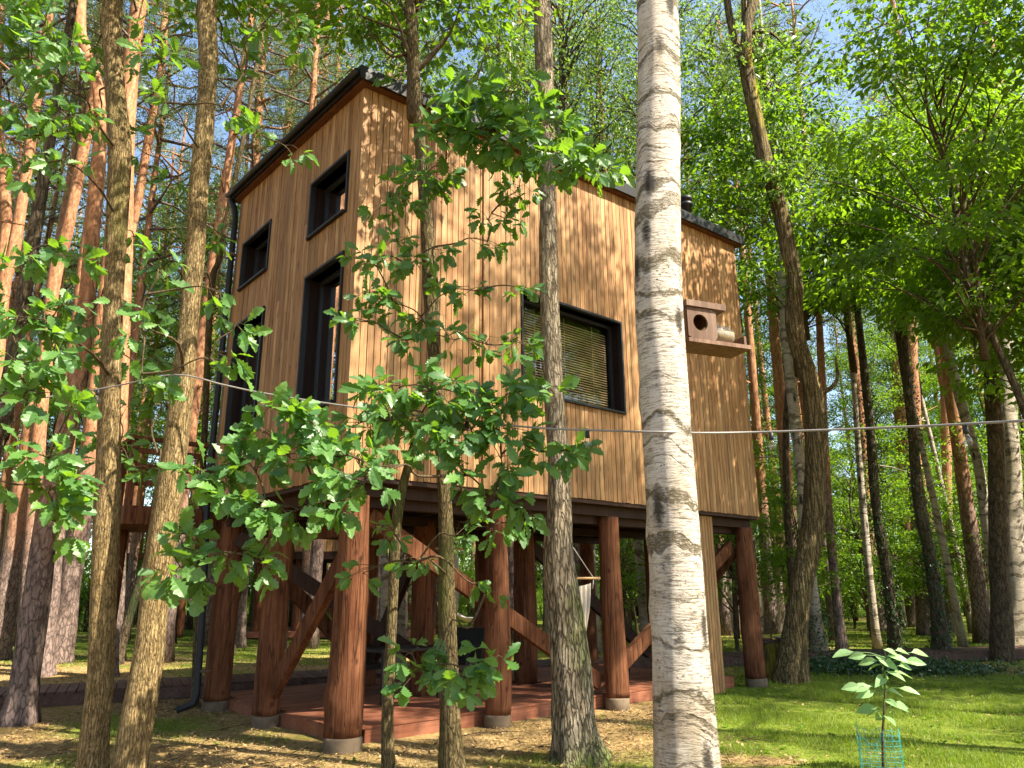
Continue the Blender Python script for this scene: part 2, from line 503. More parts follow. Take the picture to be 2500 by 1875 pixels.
def birchbark(name, white, dirty):
    t = NT(name)
    fine = t.noise(t.coord((7, 7, 60), True), 1.2, 5, 0.72, 0.2)             # lenticels: short horizontal dashes
    dash = t.ramp(fine, [(0.40, (1, 1, 1)), (0.50, (0, 0, 0))])
    clus = t.noise(t.coord((2.2, 2.2, 2.8), True), 1.0, 4, 0.6)
    dash = t.math('MULTIPLY', dash, t.ramp(clus, [(0.35, (0.25, 0.25, 0.25)), (0.6, (1, 1, 1))]))
    nzc = t.n('TexNoise'); nzc.inputs['Scale'].default_value = 1.0; nzc.inputs['Detail'].default_value = 3; t.l(t.coord((2.6, 2.6, 1.1), True), nzc.inputs['Vector'])
    bandn = t.n('TexNoise'); bandn.noise_dimensions = '1D'; bandn.inputs['Scale'].default_value = 6.0; bandn.inputs['Detail'].default_value = 3.0; bandn.inputs['Roughness'].default_value = 0.55
    tcb = t.n('TexCoord'); sxb = t.n('SeparateXYZ'); t.l(tcb.outputs['Object'], sxb.inputs[0])
    hh = t.math('ADD', sxb.outputs[2], t.math('MULTIPLY', nzc.outputs['Fac'], 0.55)); t.l(hh, bandn.inputs['W'])
    part = t.noise(t.coord((3.2, 3.2, 1.6), True), 1.0, 3, 0.5)
    bm = t.ramp(t.math('ADD', bandn.outputs['Fac'], t.math('MULTIPLY', t.math('SUBTRACT', part, 0.5), 0.35)), [(0.54, (0, 0, 0)), (0.63, (1, 1, 1))])
    speck = t.noise(t.coord((26, 26, 55), True), 1.0, 4, 0.75)
    bm = t.math('MULTIPLY', bm, t.ramp(speck, [(0.36, (0, 0, 0)), (0.55, (1, 1, 1))]))
    patch = t.noise(t.coord((4, 4, 2.2), True), 1.0, 6, 0.75)
    tc = t.n('TexCoord'); sx = t.n('SeparateXYZ'); t.l(tc.outputs['Object'], sx.inputs[0])
    low = t.math('MULTIPLY', t.math('SUBTRACT', 2.4, sx.outputs[2]), 0.09, True)
    pm = t.ramp(t.math('ADD', patch, low), [(0.46, (0, 0, 0)), (0.72, (1, 1, 1))])
    c = t.mix(t.math('MULTIPLY', pm, 0.8), white, dirty)
    c = t.mix(t.math('MULTIPLY', dash, 0.85), c, (0.085, 0.066, 0.048))
    st2 = t.noise(t.coord((34, 34, 62), True), 1.0, 3, 0.7)
    st3 = t.math('MULTIPLY', t.ramp(st2, [(0.36, (1, 1, 1)), (0.43, (0, 0, 0))]), t.ramp(t.noise(t.coord((3, 3, 4), True), 1.0, 5, 0.65), [(0.4, (0.15, 0.15, 0.15)), (0.6, (1, 1, 1))]))
    c = t.mix(t.math('MULTIPLY', st3, 0.9), c, (0.05, 0.04, 0.028))
    c = t.mix(t.math('MULTIPLY', bm, 0.95), c, t.mix(speck, (0.03, 0.025, 0.014), (0.15, 0.115, 0.055)))
    vo = t.n('TexVoronoi'); vo.inputs['Scale'].default_value = 1.0; t.l(t.coord((4.2, 4.2, 1.5), True), vo.inputs['Vector'])
    scar = t.ramp(t.math('ADD', vo.outputs['Distance'], t.math('MULTIPLY', t.math('SUBTRACT', speck, 0.5), 0.35)), [(0.12, (1, 1, 1)), (0.24, (0, 0, 0))])
    c = t.mix(t.math('MULTIPLY', scar, 0.93), c, (0.022, 0.018, 0.013))
    hgt = t.math('ADD', t.math('SUBTRACT', fine, t.math('MULTIPLY', t.math('MAXIMUM', bm, scar), 0.7)), t.math('MULTIPLY', patch, 0.5))
    t.pbr(c, 0.75, hgt, 0.8, 0.025, 0.2)
    return t.m


def mossybark():
    t = NT('mossy_bark')
    g = t.noise(t.coord((11, 11, 3.2), True), 1.6, 8, 0.72, 1.0)
    c = t.ramp(g, [(0.3, (0.06, 0.045, 0.03)), (0.47, (0.28, 0.22, 0.15)), (0.68, (0.52, 0.45, 0.33))])
    tc = t.n('TexCoord'); sx = t.n('SeparateXYZ'); t.l(tc.outputs['Object'], sx.inputs[0])
    pl_ = t.plates((23, 23, 4.5), 0.4, 0.16)
    lowf = t.math('DIVIDE', t.math('SUBTRACT', 4.2, sx.outputs[2]), 3.0, True)
    c = t.mix(t.math('MULTIPLY', t.math('MULTIPLY', t.math('SUBTRACT', 1.0, pl_), 0.75), t.math('ADD', t.math('MULTIPLY', lowf, 0.7), 0.3)), c, (0.018, 0.014, 0.010))
    g = t.math('ADD', g, pl_)
    a = t.n('Attribute', attribute_name='tone')
    n2 = t.noise(t.coord((7, 7, 5), True), 1.0, 6, 0.75)
    f = t.math('MULTIPLY', t.math('SUBTRACT', t.math('ADD', a.outputs['Fac'], t.math('MULTIPLY', n2, 1.3)), 1.0), 2.0, True)
    f = t.math('MULTIPLY', f, t.math('ADD', t.math('MULTIPLY', pl_, 0.75), 0.15))
    c = t.mix(f, c, t.ramp(g, [(0.35, (0.045, 0.065, 0.010)), (0.6, (0.165, 0.205, 0.045))]))
    t.pbr(c, 0.9, g, 1.0, 0.04, 0.1)
    return t.m


MAT['pinebark'] = pinebark()
MAT['birchbark'] = birchbark('birch_bark', (0.53, 0.48, 0.41), (0.29, 0.225, 0.14))
MAT['birchbark2'] = birchbark('old_birch_bark', (0.42, 0.37, 0.30), (0.26, 0.2, 0.12))
MAT['mossybark'] = mossybark()


def groundmat():
    t = NT('forest_floor')
    o = t.coord((1, 1, 1))
    a = t.n('Attribute', attribute_name='tone')
    n1 = t.noise(o, 0.9, 6, 0.65, 0.4); n2 = t.noise(o, 14, 6, 0.75, 0.3); n3 = t.noise(o, 70, 4, 0.7)
    litter = t.ramp(n2, [(0.3, (0.12, 0.075, 0.035)), (0.5, (0.33, 0.225, 0.095)), (0.7, (0.56, 0.42, 0.20))])
    litter = t.mix(t.ramp(n1, [(0.45, (0, 0, 0)), (0.65, (1, 1, 1))]), litter, t.mix(1.0, litter, (0.75, 0.72, 0.55), 'MULTIPLY'))
    green = t.ramp(n2, [(0.3, (0.07, 0.115, 0.014)), (0.55, (0.17, 0.22, 0.026)), (0.75, (0.30, 0.31, 0.06))])
    f = t.math('MULTIPLY', t.math('SUBTRACT', t.math('ADD', a.outputs['Fac'], t.math('MULTIPLY', n1, 0.9)), 0.72), 3.0, True)
    c = t.mix(f, litter, green)
    c = t.mix(0.6, c, t.ramp(n3, [(0.3, (0.45, 0.45, 0.45)), (0.65, (1, 1, 1))]), 'MULTIPLY')
    t.pbr(c, 0.95, t.math('ADD', n2, t.math('MULTIPLY', n3, 0.5)), 0.7, 0.04, 0.1)
    return t.m


MAT['ground'] = groundmat()

# ------------------------------------------------------------------ ground
g_noise = sines(3, 9, 0.5, 2.6)
g_noise2 = sines(5, 9, 0.25, 0.9)


def grassiness(x, y):
    """0..1: how grassy the forest floor is; the lawn lies to the right of the tree house"""
    lawn = 1.15 * np.exp(-(((x - 6.6) / 4.3) ** 4 + ((y - 11.2) / 5.2) ** 4)) - 0.9 * np.exp(-(((x - 2.55) / 0.5) ** 2 + ((y - 8.35) / 0.28) ** 2))
    far = 0.55 * (1 / (1 + np.exp(-(y - 19) / 2.0)))
    leftm = 0.62 * np.exp(-(((x + 5.3) / 1.1) ** 2 + ((y - 10.6) / 0.8) ** 2)) + 0.4 * np.exp(-(((x + 2.0) / 1.4) ** 2 + ((y - 12.8) / 1.0) ** 2))
    nearl = 0.5 * np.exp(-(((x + 4.9) / 1.0) ** 2 + ((y - 8.0) / 0.6) ** 2))
    tuft = 0.40 * np.exp(-(((x - 0.5) / 3.0) ** 2 + ((y - 8.2) / 1.2) ** 2))
    return np.clip(lawn + far + leftm + nearl + tuft + 0.06 + 0.30 * g_noise(x, y) + 0.16 * g_noise2(x, y), 0, 1)


def gz(x, y):
    return 0.025 * g_noise2(x * 1.3, y * 1.3) + 0.01 * g_noise(x * 1.5, y * 1.5)


n = 260
t_ = np.linspace(-1, 1, n)
gx = np.sign(t_) * (np.abs(t_) ** 2.6 * 190 + np.abs(t_) * 8)
X_, Y_ = np.meshgrid(gx, gx + 12.0)
Vg = np.stack([X_, Y_, gz(X_, Y_)], -1).reshape(-1, 3)
ii = (np.arange(n - 1)[:, None] * n + np.arange(n - 1)[None, :]).ravel()
gm = MB().add(Vg, [np.stack([ii, ii + 1, ii + n + 1, ii + n], 1)], 0, True, grassiness(Vg[:, 0], Vg[:, 1]))
tag(gm.build('ground', MAT['ground']), kind='structure')

# ------------------------------------------------------------------ tree house
BX, BY = -1.961, 8.647
HR = math.radians(40.7)                         # local x runs along the right wall, local y along the left wall
LA, LR = 4.42, 8.80
ZB = 3.035
ztop = lambda u, v: 8.30 + 0.045 * u + 0.045 * v
house = empty('tree_house', (BX, BY, 0), HR)
tag(house, 'timber clad tree house on thick red brown log posts', 'tree house')
WL = [(0.33, 1.39, 3.99, 5.96), (2.88, 4.02, 4.03, 5.97), (2.90, 4.01, 6.65, 7.47), (0.33, 1.41, 6.60, 7.45)]
WR = [(2.79, 4.99, 4.51, 6.06)]


def Lp(p, z=None):
    """world point -> house local"""
    v = Matrix.Rotation(-HR, 4, 'Z') @ (Vector(p) - Vector((BX, BY, 0)))
    return v


def wall(side, L, wins):
    # backing wall with window openings, boards and windows as parts
    mp = (lambda u, d, z: (d, u, z)) if side == 'L' else (lambda u, d, z: (u, d, z))
    us = sorted({0.0, L} | {w[0] for w in wins} | {w[1] for w in wins})
    mb = MB()
    for a, b in zip(us[:-1], us[1:]):
        m = (a + b) / 2
        zt = (ztop(0, m) if side == 'L' else ztop(m, 0)) + 0.05
        z = ZB + 0.02
        for w in sorted([w for w in wins if w[0] < m < w[1]], key=lambda w: w[2]):
            mb.box(*[tuple(map(f, zip(mp(a, 0.03, z), mp(b, 0.25, w[2])))) for f in (min, max)])
            z = w[3]
        mb.box(*[tuple(map(f, zip(mp(a, 0.03, z), mp(b, 0.25, zt)))) for f in (min, max)])
    wo_ = mb.build('wall', MAT['darkbeam'], house)
    # boards
    pitch = 0.0985
    nb = int(L / pitch)
    pitch = L / nb
    rr = random.Random(5 if side == 'L' else 6)
    for i in range(nb):
        a = i * pitch + 0.005; b = (i + 1) * pitch - 0.006; m = (a + b) / 2
        if side == 'R' and i in (nb * 24 // 100, nb * 24 // 100 + 1):
            proud = 0.018
        else:
            proud = rr.uniform(-0.003, 0.003)
        zt = ztop(0, m) if side == 'L' else ztop(m, 0)
        segs, z = [], ZB + rr.uniform(-0.006, 0.006)
        for w in sorted([w for w in wins if w[0] - 0.03 < m < w[1] + 0.03], key=lambda w: w[2]):
            segs.append((z, w[2] - 0.02)); z = w[3] + 0.02
        segs.append((z, zt))
        segs2 = []
        for z0, z1 in segs:
            if z1 - z0 > 2.5 and rr.random() < 0.4:
                zj = z0 + (z1 - z0) * rr.uniform(0.25, 0.75); segs2 += [(z0, zj - 0.002), (zj + 0.002, z1)]
            else: segs2.append((z0, z1))
        for z0, z1 in segs2:
            q = MB(); h = (z1 - z0) / 2; hw = (b - a) / 2; t0 = 0.022
            if side == 'L':
                q.box((-t0, -hw, -h), (0.004, hw, h)); loc = (0.004 - proud, m, (z0 + z1) / 2)
            else:
                q.box((-hw, -t0, -h), (hw, 0.004, h)); loc = (m, 0.004 - proud, (z0 + z1) / 2)
            o = q.build('board', MAT['clad'], wo_, loc)
    for k, w in enumerate(wins):
        window(side, w, mp)


def window(side, w, mp):
    u0, u1, z0, z1 = w
    def bx(mb, a0, a1, d0, d1, c0, c1):
        p, q = mp(a0, d0, c0), mp(a1, d1, c1)
        mb.box(tuple(map(min, zip(p, q))), tuple(map(max, zip(p, q))))
    fr = MB(); t = 0.035
    # outer lining: a deep black box standing a little proud of the boards
    d0, d1 = -0.045, 0.26
    bx(fr, u0 - t, u0, d0, d1, z0 - t, z1 + t); bx(fr, u1, u1 + t, d0, d1, z0 - t, z1 + t)
    bx(fr, u0, u1, d0, d1, z1, z1 + t); bx(fr, u0, u1, d0 - 0.03, d1, z0 - t, z0)
    # sash
    s = 0.055
    bx(fr, u0, u0 + s, 0.17, 0.235, z0, z1); bx(fr, u1 - s, u1, 0.17, 0.235, z0, z1)
    bx(fr, u0 + s, u1 - s, 0.17, 0.235, z1 - s, z1); bx(fr, u0 + s, u1 - s, 0.17, 0.235, z0, z0 + s)
    wn_ = fr.build('window', MAT['black'], house)
    g = MB(); bx(g, u0 + s, u1 - s, 0.196, 0.206, z0 + s, z1 - s)
    g.build('pane', MAT['glass_left'] if side == 'L' else MAT['glass'], wn_)
    if side == 'R':
        bl = MB(); z = z0 + 0.1; 
        while z < z1 - 0.16:
            c = 0.24
            for a, b_ in ((u0 + 0.1, u1 - 0.1),):
                bx(bl, a, b_, c - 0.012, c + 0.010, z, z + 0.014)
            z += 0.042
        for a in (u0 + 0.45, (u0 + u1) / 2, u1 - 0.45): bx(bl, a - 0.004, a + 0.004, 0.214, 0.218, z0 + 0.1, z1 - 0.1)
        tag(bl.build('blind', MAT['slat'], wn_), kind='stuff')
        h = MB(); bx(h, u1 - 0.24, u1 - 0.215, 0.15, 0.17, z0 + 0.88, z0 + 0.98); h.build('handle', MAT['concrete'], wn_)


wall('L', LA, WL)
wall('R', LR, WR)
# rear walls, floor and room
mb = MB(); mb.box((0.26, LA - 0.2, ZB + 0.02), (LR, LA, 8.5)); mb.box((LR - 0.2, 0.26, ZB + 0.02), (LR - 0.002, LA - 0.202, 8.6)); mb.build('rear_wall', MAT['clad'], house)
mb = MB(); mb.box((0.255, 0.255, ZB + 0.03), (LR - 0.21, LA - 0.21, ZB + 0.12)); mb.box((0.255, 0.255, 6.22), (LR - 0.21, LA - 0.21, 6.38)); mb.build('floor', MAT['inside'], house)
# corner trims
mb = MB(); mb.box((-0.03, -0.03, ZB - 0.01), (-0.002, 0.05, 8.28)); mb.box((-0.001, -0.03, ZB - 0.01), (0.05, -0.02, 8.28)); mb.build('corner_trim', MAT['clad'], house)
for k_, x_ in enumerate((2.02, 2.13)):
    MB().box((x_, -0.052, ZB - 0.012), (x_ + 0.10, -0.024, ztop(x_, 0) - 0.01)).build('trim_board', MAT['clad'], house)
# roof: sloping slab with overhang, soffit, fascia, gutter
ov = 0.15
def slab(mb, x0, x1, y0, y1, dz0, dz1, mat=0):
    V = [(x, y, ztop(x, y) + dz) for dz in (dz0, dz1) for x, y in ((x0, y0), (x1, y0), (x1, y1), (x0, y1))]
    mb.add(V, [np.array([(0, 3, 2, 1), (4, 5, 6, 7), (0, 1, 5, 4), (1, 2, 6, 5), (2, 3, 7, 6), (3, 0, 4, 7)])], mat)
mb = MB(); slab(mb, -ov, LR + ov, -ov, LA + ov, 0.08, 0.20); roof = mb.build('roof', MAT['roof'], house)
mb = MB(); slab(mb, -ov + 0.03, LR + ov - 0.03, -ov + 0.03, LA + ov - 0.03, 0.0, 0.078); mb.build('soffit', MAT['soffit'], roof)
mb = MB()
for y0, y1 in ((-ov - 0.02, -ov - 0.003),): slab(mb, -ov - 0.02, LR + ov + 0.02, y0, y1, 0.02, 0.215)
slab(mb, -ov - 0.02, -ov - 0.003, -ov, LA + ov + 0.02, 0.02, 0.215)
mb.build('fascia', MAT['black'], roof)
# standing seams on the roof edge joints
for i, u in enumerate(np.linspace(0.8, LR, 9)):
    mb = MB(); slab(mb, u - 0.012, u + 0.012, -ov + 0.0, LA + ov - 0.02, 0.202, 0.225); mb.build('roof_seam', MAT['black'], roof)
mb = MB(); gy = np.linspace(-ov, LA + ov, 12)
mb.tube([(-ov - 0.065, y, ztop(-ov, y) + 0.10) for y in gy], 0.045, 12); mb.build('gutter', MAT['black'], roof)
# chimney flue
mb = MB(); cx, cy = 7.4, 0.12
zc = ztop(cx, cy) + 0.20
mb.lathe([(0.0, zc - 0.1), (0.085, zc - 0.1), (0.085, zc + 0.34), (0.125, zc + 0.36), (0.125, zc + 0.42), (0.085, zc + 0.44), (0.085, zc + 0.47), (0.125, zc + 0.49), (0.125, zc + 0.55), (0.0, zc + 0.57)], 20, 0, (cx, cy, 0))
chim = mb.build('chimney', MAT['black'], house)
# floor frame
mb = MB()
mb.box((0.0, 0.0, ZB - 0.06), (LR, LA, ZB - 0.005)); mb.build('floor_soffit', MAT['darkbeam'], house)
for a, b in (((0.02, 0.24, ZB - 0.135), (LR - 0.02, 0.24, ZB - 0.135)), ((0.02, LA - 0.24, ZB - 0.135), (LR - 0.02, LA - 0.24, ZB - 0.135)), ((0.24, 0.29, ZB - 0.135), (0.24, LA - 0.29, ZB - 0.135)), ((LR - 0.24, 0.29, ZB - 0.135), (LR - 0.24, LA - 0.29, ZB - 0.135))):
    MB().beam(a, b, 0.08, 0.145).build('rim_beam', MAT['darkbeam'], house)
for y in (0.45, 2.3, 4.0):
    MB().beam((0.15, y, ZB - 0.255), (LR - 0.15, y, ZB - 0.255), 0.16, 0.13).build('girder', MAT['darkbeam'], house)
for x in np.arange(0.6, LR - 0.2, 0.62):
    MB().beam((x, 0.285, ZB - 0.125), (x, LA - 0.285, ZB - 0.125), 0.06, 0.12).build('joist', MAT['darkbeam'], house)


def log_lump(seed, kn=4):
    r = np.random.RandomState(seed)
    a = r.uniform(0, 6.28, 5); kz = r.uniform(0.6, 2.2, 5)
    ks = [(r.uniform(0, 6.28), r.uniform(0.3, 2.5), r.uniform(0.08, 0.2)) for _ in range(kn)]
    def f(th, i, P):
        z = P[:, 2][:, None]
        v = 1 + 0.045 * np.sin(th * 2 + a[0] + z * kz[0]) + 0.03 * np.sin(th * 3 + a[1] + z * kz[1]) + 0.015 * np.sin(z * 3.1 * kz[2] + a[2]) + 0 * i
        for t0, z0, am in ks:
            dt = np.angle(np.exp(1j * (th - t0)))
            v = v + am * 0.9 * np.exp(-(dt / 0.6) ** 2 - ((z - z0) / 0.10) ** 2)
        return v
    return f


POSTS = [(0.28, 0.25, 0.20), (2.52, 0.27, 0.165), (4.83, 0.25, 0.17), (8.52, 0.20, 0.18), (0.30, 2.38, 0.18), (0.30, 4.22, 0.19),
         (2.75, 2.4, 0.19), (4.9, 2.4, 0.20), (8.4, 2.3, 0.17), (2.75, 4.1, 0.17), (5.3, 4.1, 0.17), (8.3, 4.1, 0.17)]
for k, (x, y, r) in enumerate(POSTS):
    q = MB(); zz = np.linspace(0.16, ZB - 0.215, 34)
    q.tube(np.stack([x + 0.015 * np.sin(zz * 1.3 + k), y + 0.015 * np.cos(zz * 1.1 + k * 2), zz], 1), np.linspace(r * 1.04, r * 0.90, 34), 22, 0, log_lump(k + 40, 5))
    p = q.build('post', MAT['stain'], house)
    f = MB(); f.lathe([(0, -0.2), (r * 1.06, -0.2), (r * 1.08, 0.135), (r * 1.02, 0.158), (0, 0.159)], 24, 0, (x, y, 0)); f.build('footing', MAT['concrete'], p)
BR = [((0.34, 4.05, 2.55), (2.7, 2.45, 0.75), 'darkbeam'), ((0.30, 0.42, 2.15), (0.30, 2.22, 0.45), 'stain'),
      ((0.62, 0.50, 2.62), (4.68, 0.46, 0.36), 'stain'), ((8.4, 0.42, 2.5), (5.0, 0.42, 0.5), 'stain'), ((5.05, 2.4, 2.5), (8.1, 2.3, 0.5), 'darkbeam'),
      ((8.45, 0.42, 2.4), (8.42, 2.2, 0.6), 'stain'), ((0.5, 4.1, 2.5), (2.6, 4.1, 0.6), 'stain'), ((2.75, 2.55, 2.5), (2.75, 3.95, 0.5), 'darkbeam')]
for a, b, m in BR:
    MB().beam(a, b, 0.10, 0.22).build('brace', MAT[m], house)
# slatted service shaft under the right end
sh = MB(); sh.box((6.94, 0.12, 0.02), (7.38, 0.75, ZB - 0.07)); shaft = sh.build('service_shaft', MAT['darkbeam'], house)
for i in range(6):
    x = 6.92 + i * 0.08
    MB().box((-0.034, -0.022, 0.0), (0.034, 0.0, ZB - 0.08)).build('board', MAT['clad'], shaft, (x + 0.035, 0.118, 0.01))
for i in range(7):
    y = 0.12 + i * 0.09
    MB().box((-0.022, 0.004, 0.0), (0.0, 0.084, ZB - 0.08)).build('board', MAT['clad'], shaft, (6.938, y, 0.01))
# plank box hanging below the floor on the left
bxp = MB(); bxp.box((0.82, 1.62, 2.46), (1.7, 2.5, ZB - 0.07)); hb = bxp.build('service_box', MAT['darkbeam'], house)
for i in range(6):
    MB().box((-0.024, 0.004, 0), (0, 0.144, 0.53)).build('board', MAT['stain'], hb, (0.818, 1.62 + i * 0.148, 2.44))
for i in range(6):
    MB().box((0.004, -0.024, 0), (0.144, 0, 0.53)).build('board', MAT['stain'], hb, (0.82 + i * 0.148, 1.618, 2.44))
# downpipe at the far left corner
dp = MB()
path = [(-0.17, LA + 0.06, 8.50), (-0.12, LA - 0.02, 8.30), (-0.10, LA - 0.05, 8.1), (-0.10, LA - 0.06, 5.5), (-0.10, LA - 0.06, 3.2), (-0.10, LA - 0.12, 2.9), (-0.08, LA - 0.3, 1.6), (-0.08, LA - 0.42, 0.30), (-0.12, LA - 0.44, 0.16), (-0.34, LA - 0.42, 0.10)]
dp.tube(path, 0.05, 14)
pipe = dp.build('downpipe', MAT['black'], house)
for z in (7.4, 5.6, 3.6, 1.9, 0.6):
    k = np.interp(z, [0.32, 1.6, 2.9, 3.2, 8], [LA - 0.4, LA - 0.3, LA - 0.12, LA - 0.06, LA - 0.06]); xx = np.interp(z, [0.32, 1.6, 2.9, 8], [-0.04, -0.06, -0.10, -0.10])
    c = MB(); c.tube([(xx, k, z - 0.02), (xx, k, z + 0.02)], 0.068, 14); c.beam((xx, k, z), (xx + 0.14, k - 0.03, z), 0.02, 0.02); c.build('pipe_clip', MAT['concrete'], pipe)
# rear balcony with railing, seen past the left corner
bal = MB(); bal.box((-1.2, LA + 0.25, ZB - 0.3), (2.5, LA + 2.0, ZB - 0.02)); balc = bal.build('balcony', MAT['stain'], house)
for x in (-1.15, -0.55, 0.1):
    MB().box((x - 0.05, LA + 0.28, ZB - 0.02), (x + 0.05, LA + 0.38, ZB + 1.0)).build('railing_post', MAT['stain'], balc)
for y in (0.9, 1.9):
    MB().box((-1.2, LA + y - 0.05, ZB - 0.02), (-1.1, LA + y + 0.05, ZB + 1.0)).build('railing_post', MAT['stain'], balc)
for z in (0.3, 0.55, 0.8):
    MB().box((-1.19, LA + 0.30, ZB + z), (0.2, LA + 0.34, ZB + z + 0.09)).build('railing_slat', MAT['stain'], balc)
MB().beam((-1.25, LA + 0.33, ZB + 1.04), (0.25, LA + 0.33, ZB + 1.04), 0.12, 0.06).build('handrail', MAT['stain'], balc)
MB().beam((-1.15, LA + 0.25, ZB + 1.04), (-1.15, LA + 2.0, ZB + 1.04), 0.12, 0.06).build('handrail', MAT['stain'], balc)
for x, y in ((-0.9, LA + 1.7), (0.9, LA + 1.7)):
    q = MB(); zz = np.linspace(0.0, ZB - 0.3, 12); q.tube(np.stack([0 * zz + x, 0 * zz + y, zz], 1), 0.14, 16); q.build('post', MAT['stain'], balc)

# ------------------------------------------------------------------ deck under the house
dk = empty('wooden_deck', (BX, BY, 0), HR)
tag(dk, 'low red brown plank deck between the log posts under the tree house', 'deck')
DX0, DX1, DY0, DY1 = 0.42, 8.2, 0.44, 4.7
HOLES = [(x, y, r * 1.12) for x, y, r in POSTS]
y = DY0; k = 0
me_cache = {}
while y < DY1 - 0.05:
    cuts = sorted([(x - r, x + r) for x, yy, r in HOLES if abs(yy - (y + 0.07)) < r + 0.05])
    x = DX0
    for a, b in cuts + [(DX1, DX1)]:
        if a - x > 0.06:
            w = a - x; q = MB(); q.box((-w / 2, 0.004, -0.014), (w / 2, 0.138, 0.014)); q.build('plank', MAT['deck'], dk, (x + w / 2, y, 0.176 + random.uniform(-0.002, 0.002)))
        x = max(x, b)
    y += 0.144
for a, b in (((DX0 + .25, DY0 + 0.03, 0.08), (DX1, DY0 + 0.03, 0.08)), ((DX0 + 0.03, DY0 + .25, 0.08), (DX0 + 0.03, DY1, 0.08))):
    MB().beam(a, b, 0.035, 0.155).build('edge_board', MAT['deck'], dk)

# ------------------------------------------------------------------ boardwalk behind
bw = empty('boardwalk', (0, 0, 0)); bw['kind'] = 'structure'
wp = np.array([(-20, 8.6), (-8.7, 12.6), (-3.6, 15.2), (4.8, 18.7), (13.5, 20.0), (26, 21.0)], float)
pm_ = MB().box((-0.065, -0.65, -0.02), (0.065, 0.65, 0.02)).mesh('plank', MAT['walk'])
for a, b in zip(wp[:-1], wp[1:]):
    d = b - a; L = np.linalg.norm(d); an = math.atan2(d[1], d[0]); nn = int(L / 0.142)
    for i in range(nn):
        p = a + d * (i + 0.5) / nn
        if p[0] < -10 or p[0] > 16 or (-1.4 < p[0] < 1.2 and False): continue
        o = link('plank', pm_, bw, (p[0], p[1], 0.20 + random.uniform(-0.004, 0.004))); o.rotation_euler = (0, 0, an + random.uniform(-.006, .006))
    nrm = np.array([-d[1], d[0]]) / L
    for s in (-0.62, 0.62):
        MB().beam((*(a + nrm * s), 0.095), (*(b + nrm * s), 0.095), 0.06, 0.165).build('bearer', MAT['walk'], bw)

# ------------------------------------------------------------------ furniture on the deck
HM = Matrix.Translation((BX, BY, 0)) @ Matrix.Rotation(HR, 4, 'Z')
H = lambda x, y, z=0.0: HM @ Vector((x, y, z))
DZ = 0.191


def chair(loc, rz, label):
    t = empty('wicker_chair', loc, rz); tag(t, label, 'chair', 'black wicker chairs on the deck')
    MB().box((-0.27, -0.26, 0.36), (0.27, 0.26, 0.44)).build('seat', MAT['rattan'], t)
    b = MB(); V = []
    for z, d in ((0.44, 0.22), (0.66, 0.26), (0.92, 0.34)):
        V += [(-0.27, d, z), (0.27, d, z), (0.27, d + 0.05, z), (-0.27, d + 0.05, z)]
    fs = []
    for i in (0, 4):
        fs += [(i, i + 1, i + 5, i + 4), (i + 1, i + 2, i + 6, i + 5), (i + 2, i + 3, i + 7, i + 6), (i + 3, i, i + 4, i + 7)]
    b.add(V, [np.array(fs + [(8, 9, 10, 11), (3, 2, 1, 0)])]); b.build('backrest', MAT['rattan'], t)
    for s in (-1, 1):
        a = MB(); a.box((s * 0.27 - 0.03, -0.26, 0.62), (s * 0.27 + 0.03, 0.25, 0.66)); a.box((s * 0.27 - 0.028, -0.26, 0.44), (s * 0.27 + 0.028, -0.21, 0.62)); a.build('armrest', MAT['rattan'], t)
        for y_, o_ in ((-0.22, -0.05), (0.24, 0.10)):
            MB().beam((s * 0.24, y_, 0.37), (s * 0.26, y_ + o_, 0.0), 0.035, 0.035).build('leg', MAT['rattan'], t)
    return t


def mid(px, py, y): return at(px, py, y)


chair(Vector((*G(915, 1683).xy, DZ)), HR + 2.6, 'black wicker chair left of the dark inner post, behind the pale slim stem')
chair(Vector((*H(3.6, 2.55).xy, DZ)), HR - 1.2, 'black wicker chair behind the beige hanging seat')
chair(Vector((*H(2.15, 3.1).xy, DZ)), HR + 0.2, 'black wicker chair on the far side of the deck table')
tb = empty('deck_table', (*H(2.2, 2.15).xy, DZ), HR); tag(tb, 'dark outdoor table with a thin top among the black wicker chairs', 'table')
MB().box((-0.55, -0.4, 0.68), (0.55, 0.4, 0.72)).build('tabletop', MAT['rattan'], tb)
for sx in (-1, 1):
    for sy in (-1, 1): MB().box((sx * 0.48 - 0.025, sy * 0.33 - 0.025, 0), (sx * 0.48 + 0.025, sy * 0.33 + 0.025, 0.68)).build('leg', MAT['rattan'], tb)
pl = MB(); pl.box((-0.2, -0.2, 0), (0.2, 0.2, 0.4)); pl.box((-0.22, -0.22, 0.38), (0.22, 0.22, 0.42))
tag(pl.build('planter_box', MAT['rattan'], None, (*H(5.0, 1.55).xy, DZ)), 'black square box on the deck behind the mossy trunk', 'box')
pb = MB(); pb.lathe([(0, 0), (0.15, 0), (0.2, 0.36), (0.21, 0.38), (0.17, 0.37), (0.13, 0.06), (0, 0.05)], 20)
tag(pb.build('bucket', MAT['rattan'], None, (*H(6.1, 1.3).xy, DZ)), 'black bucket on the deck right of the third front post', 'bucket')


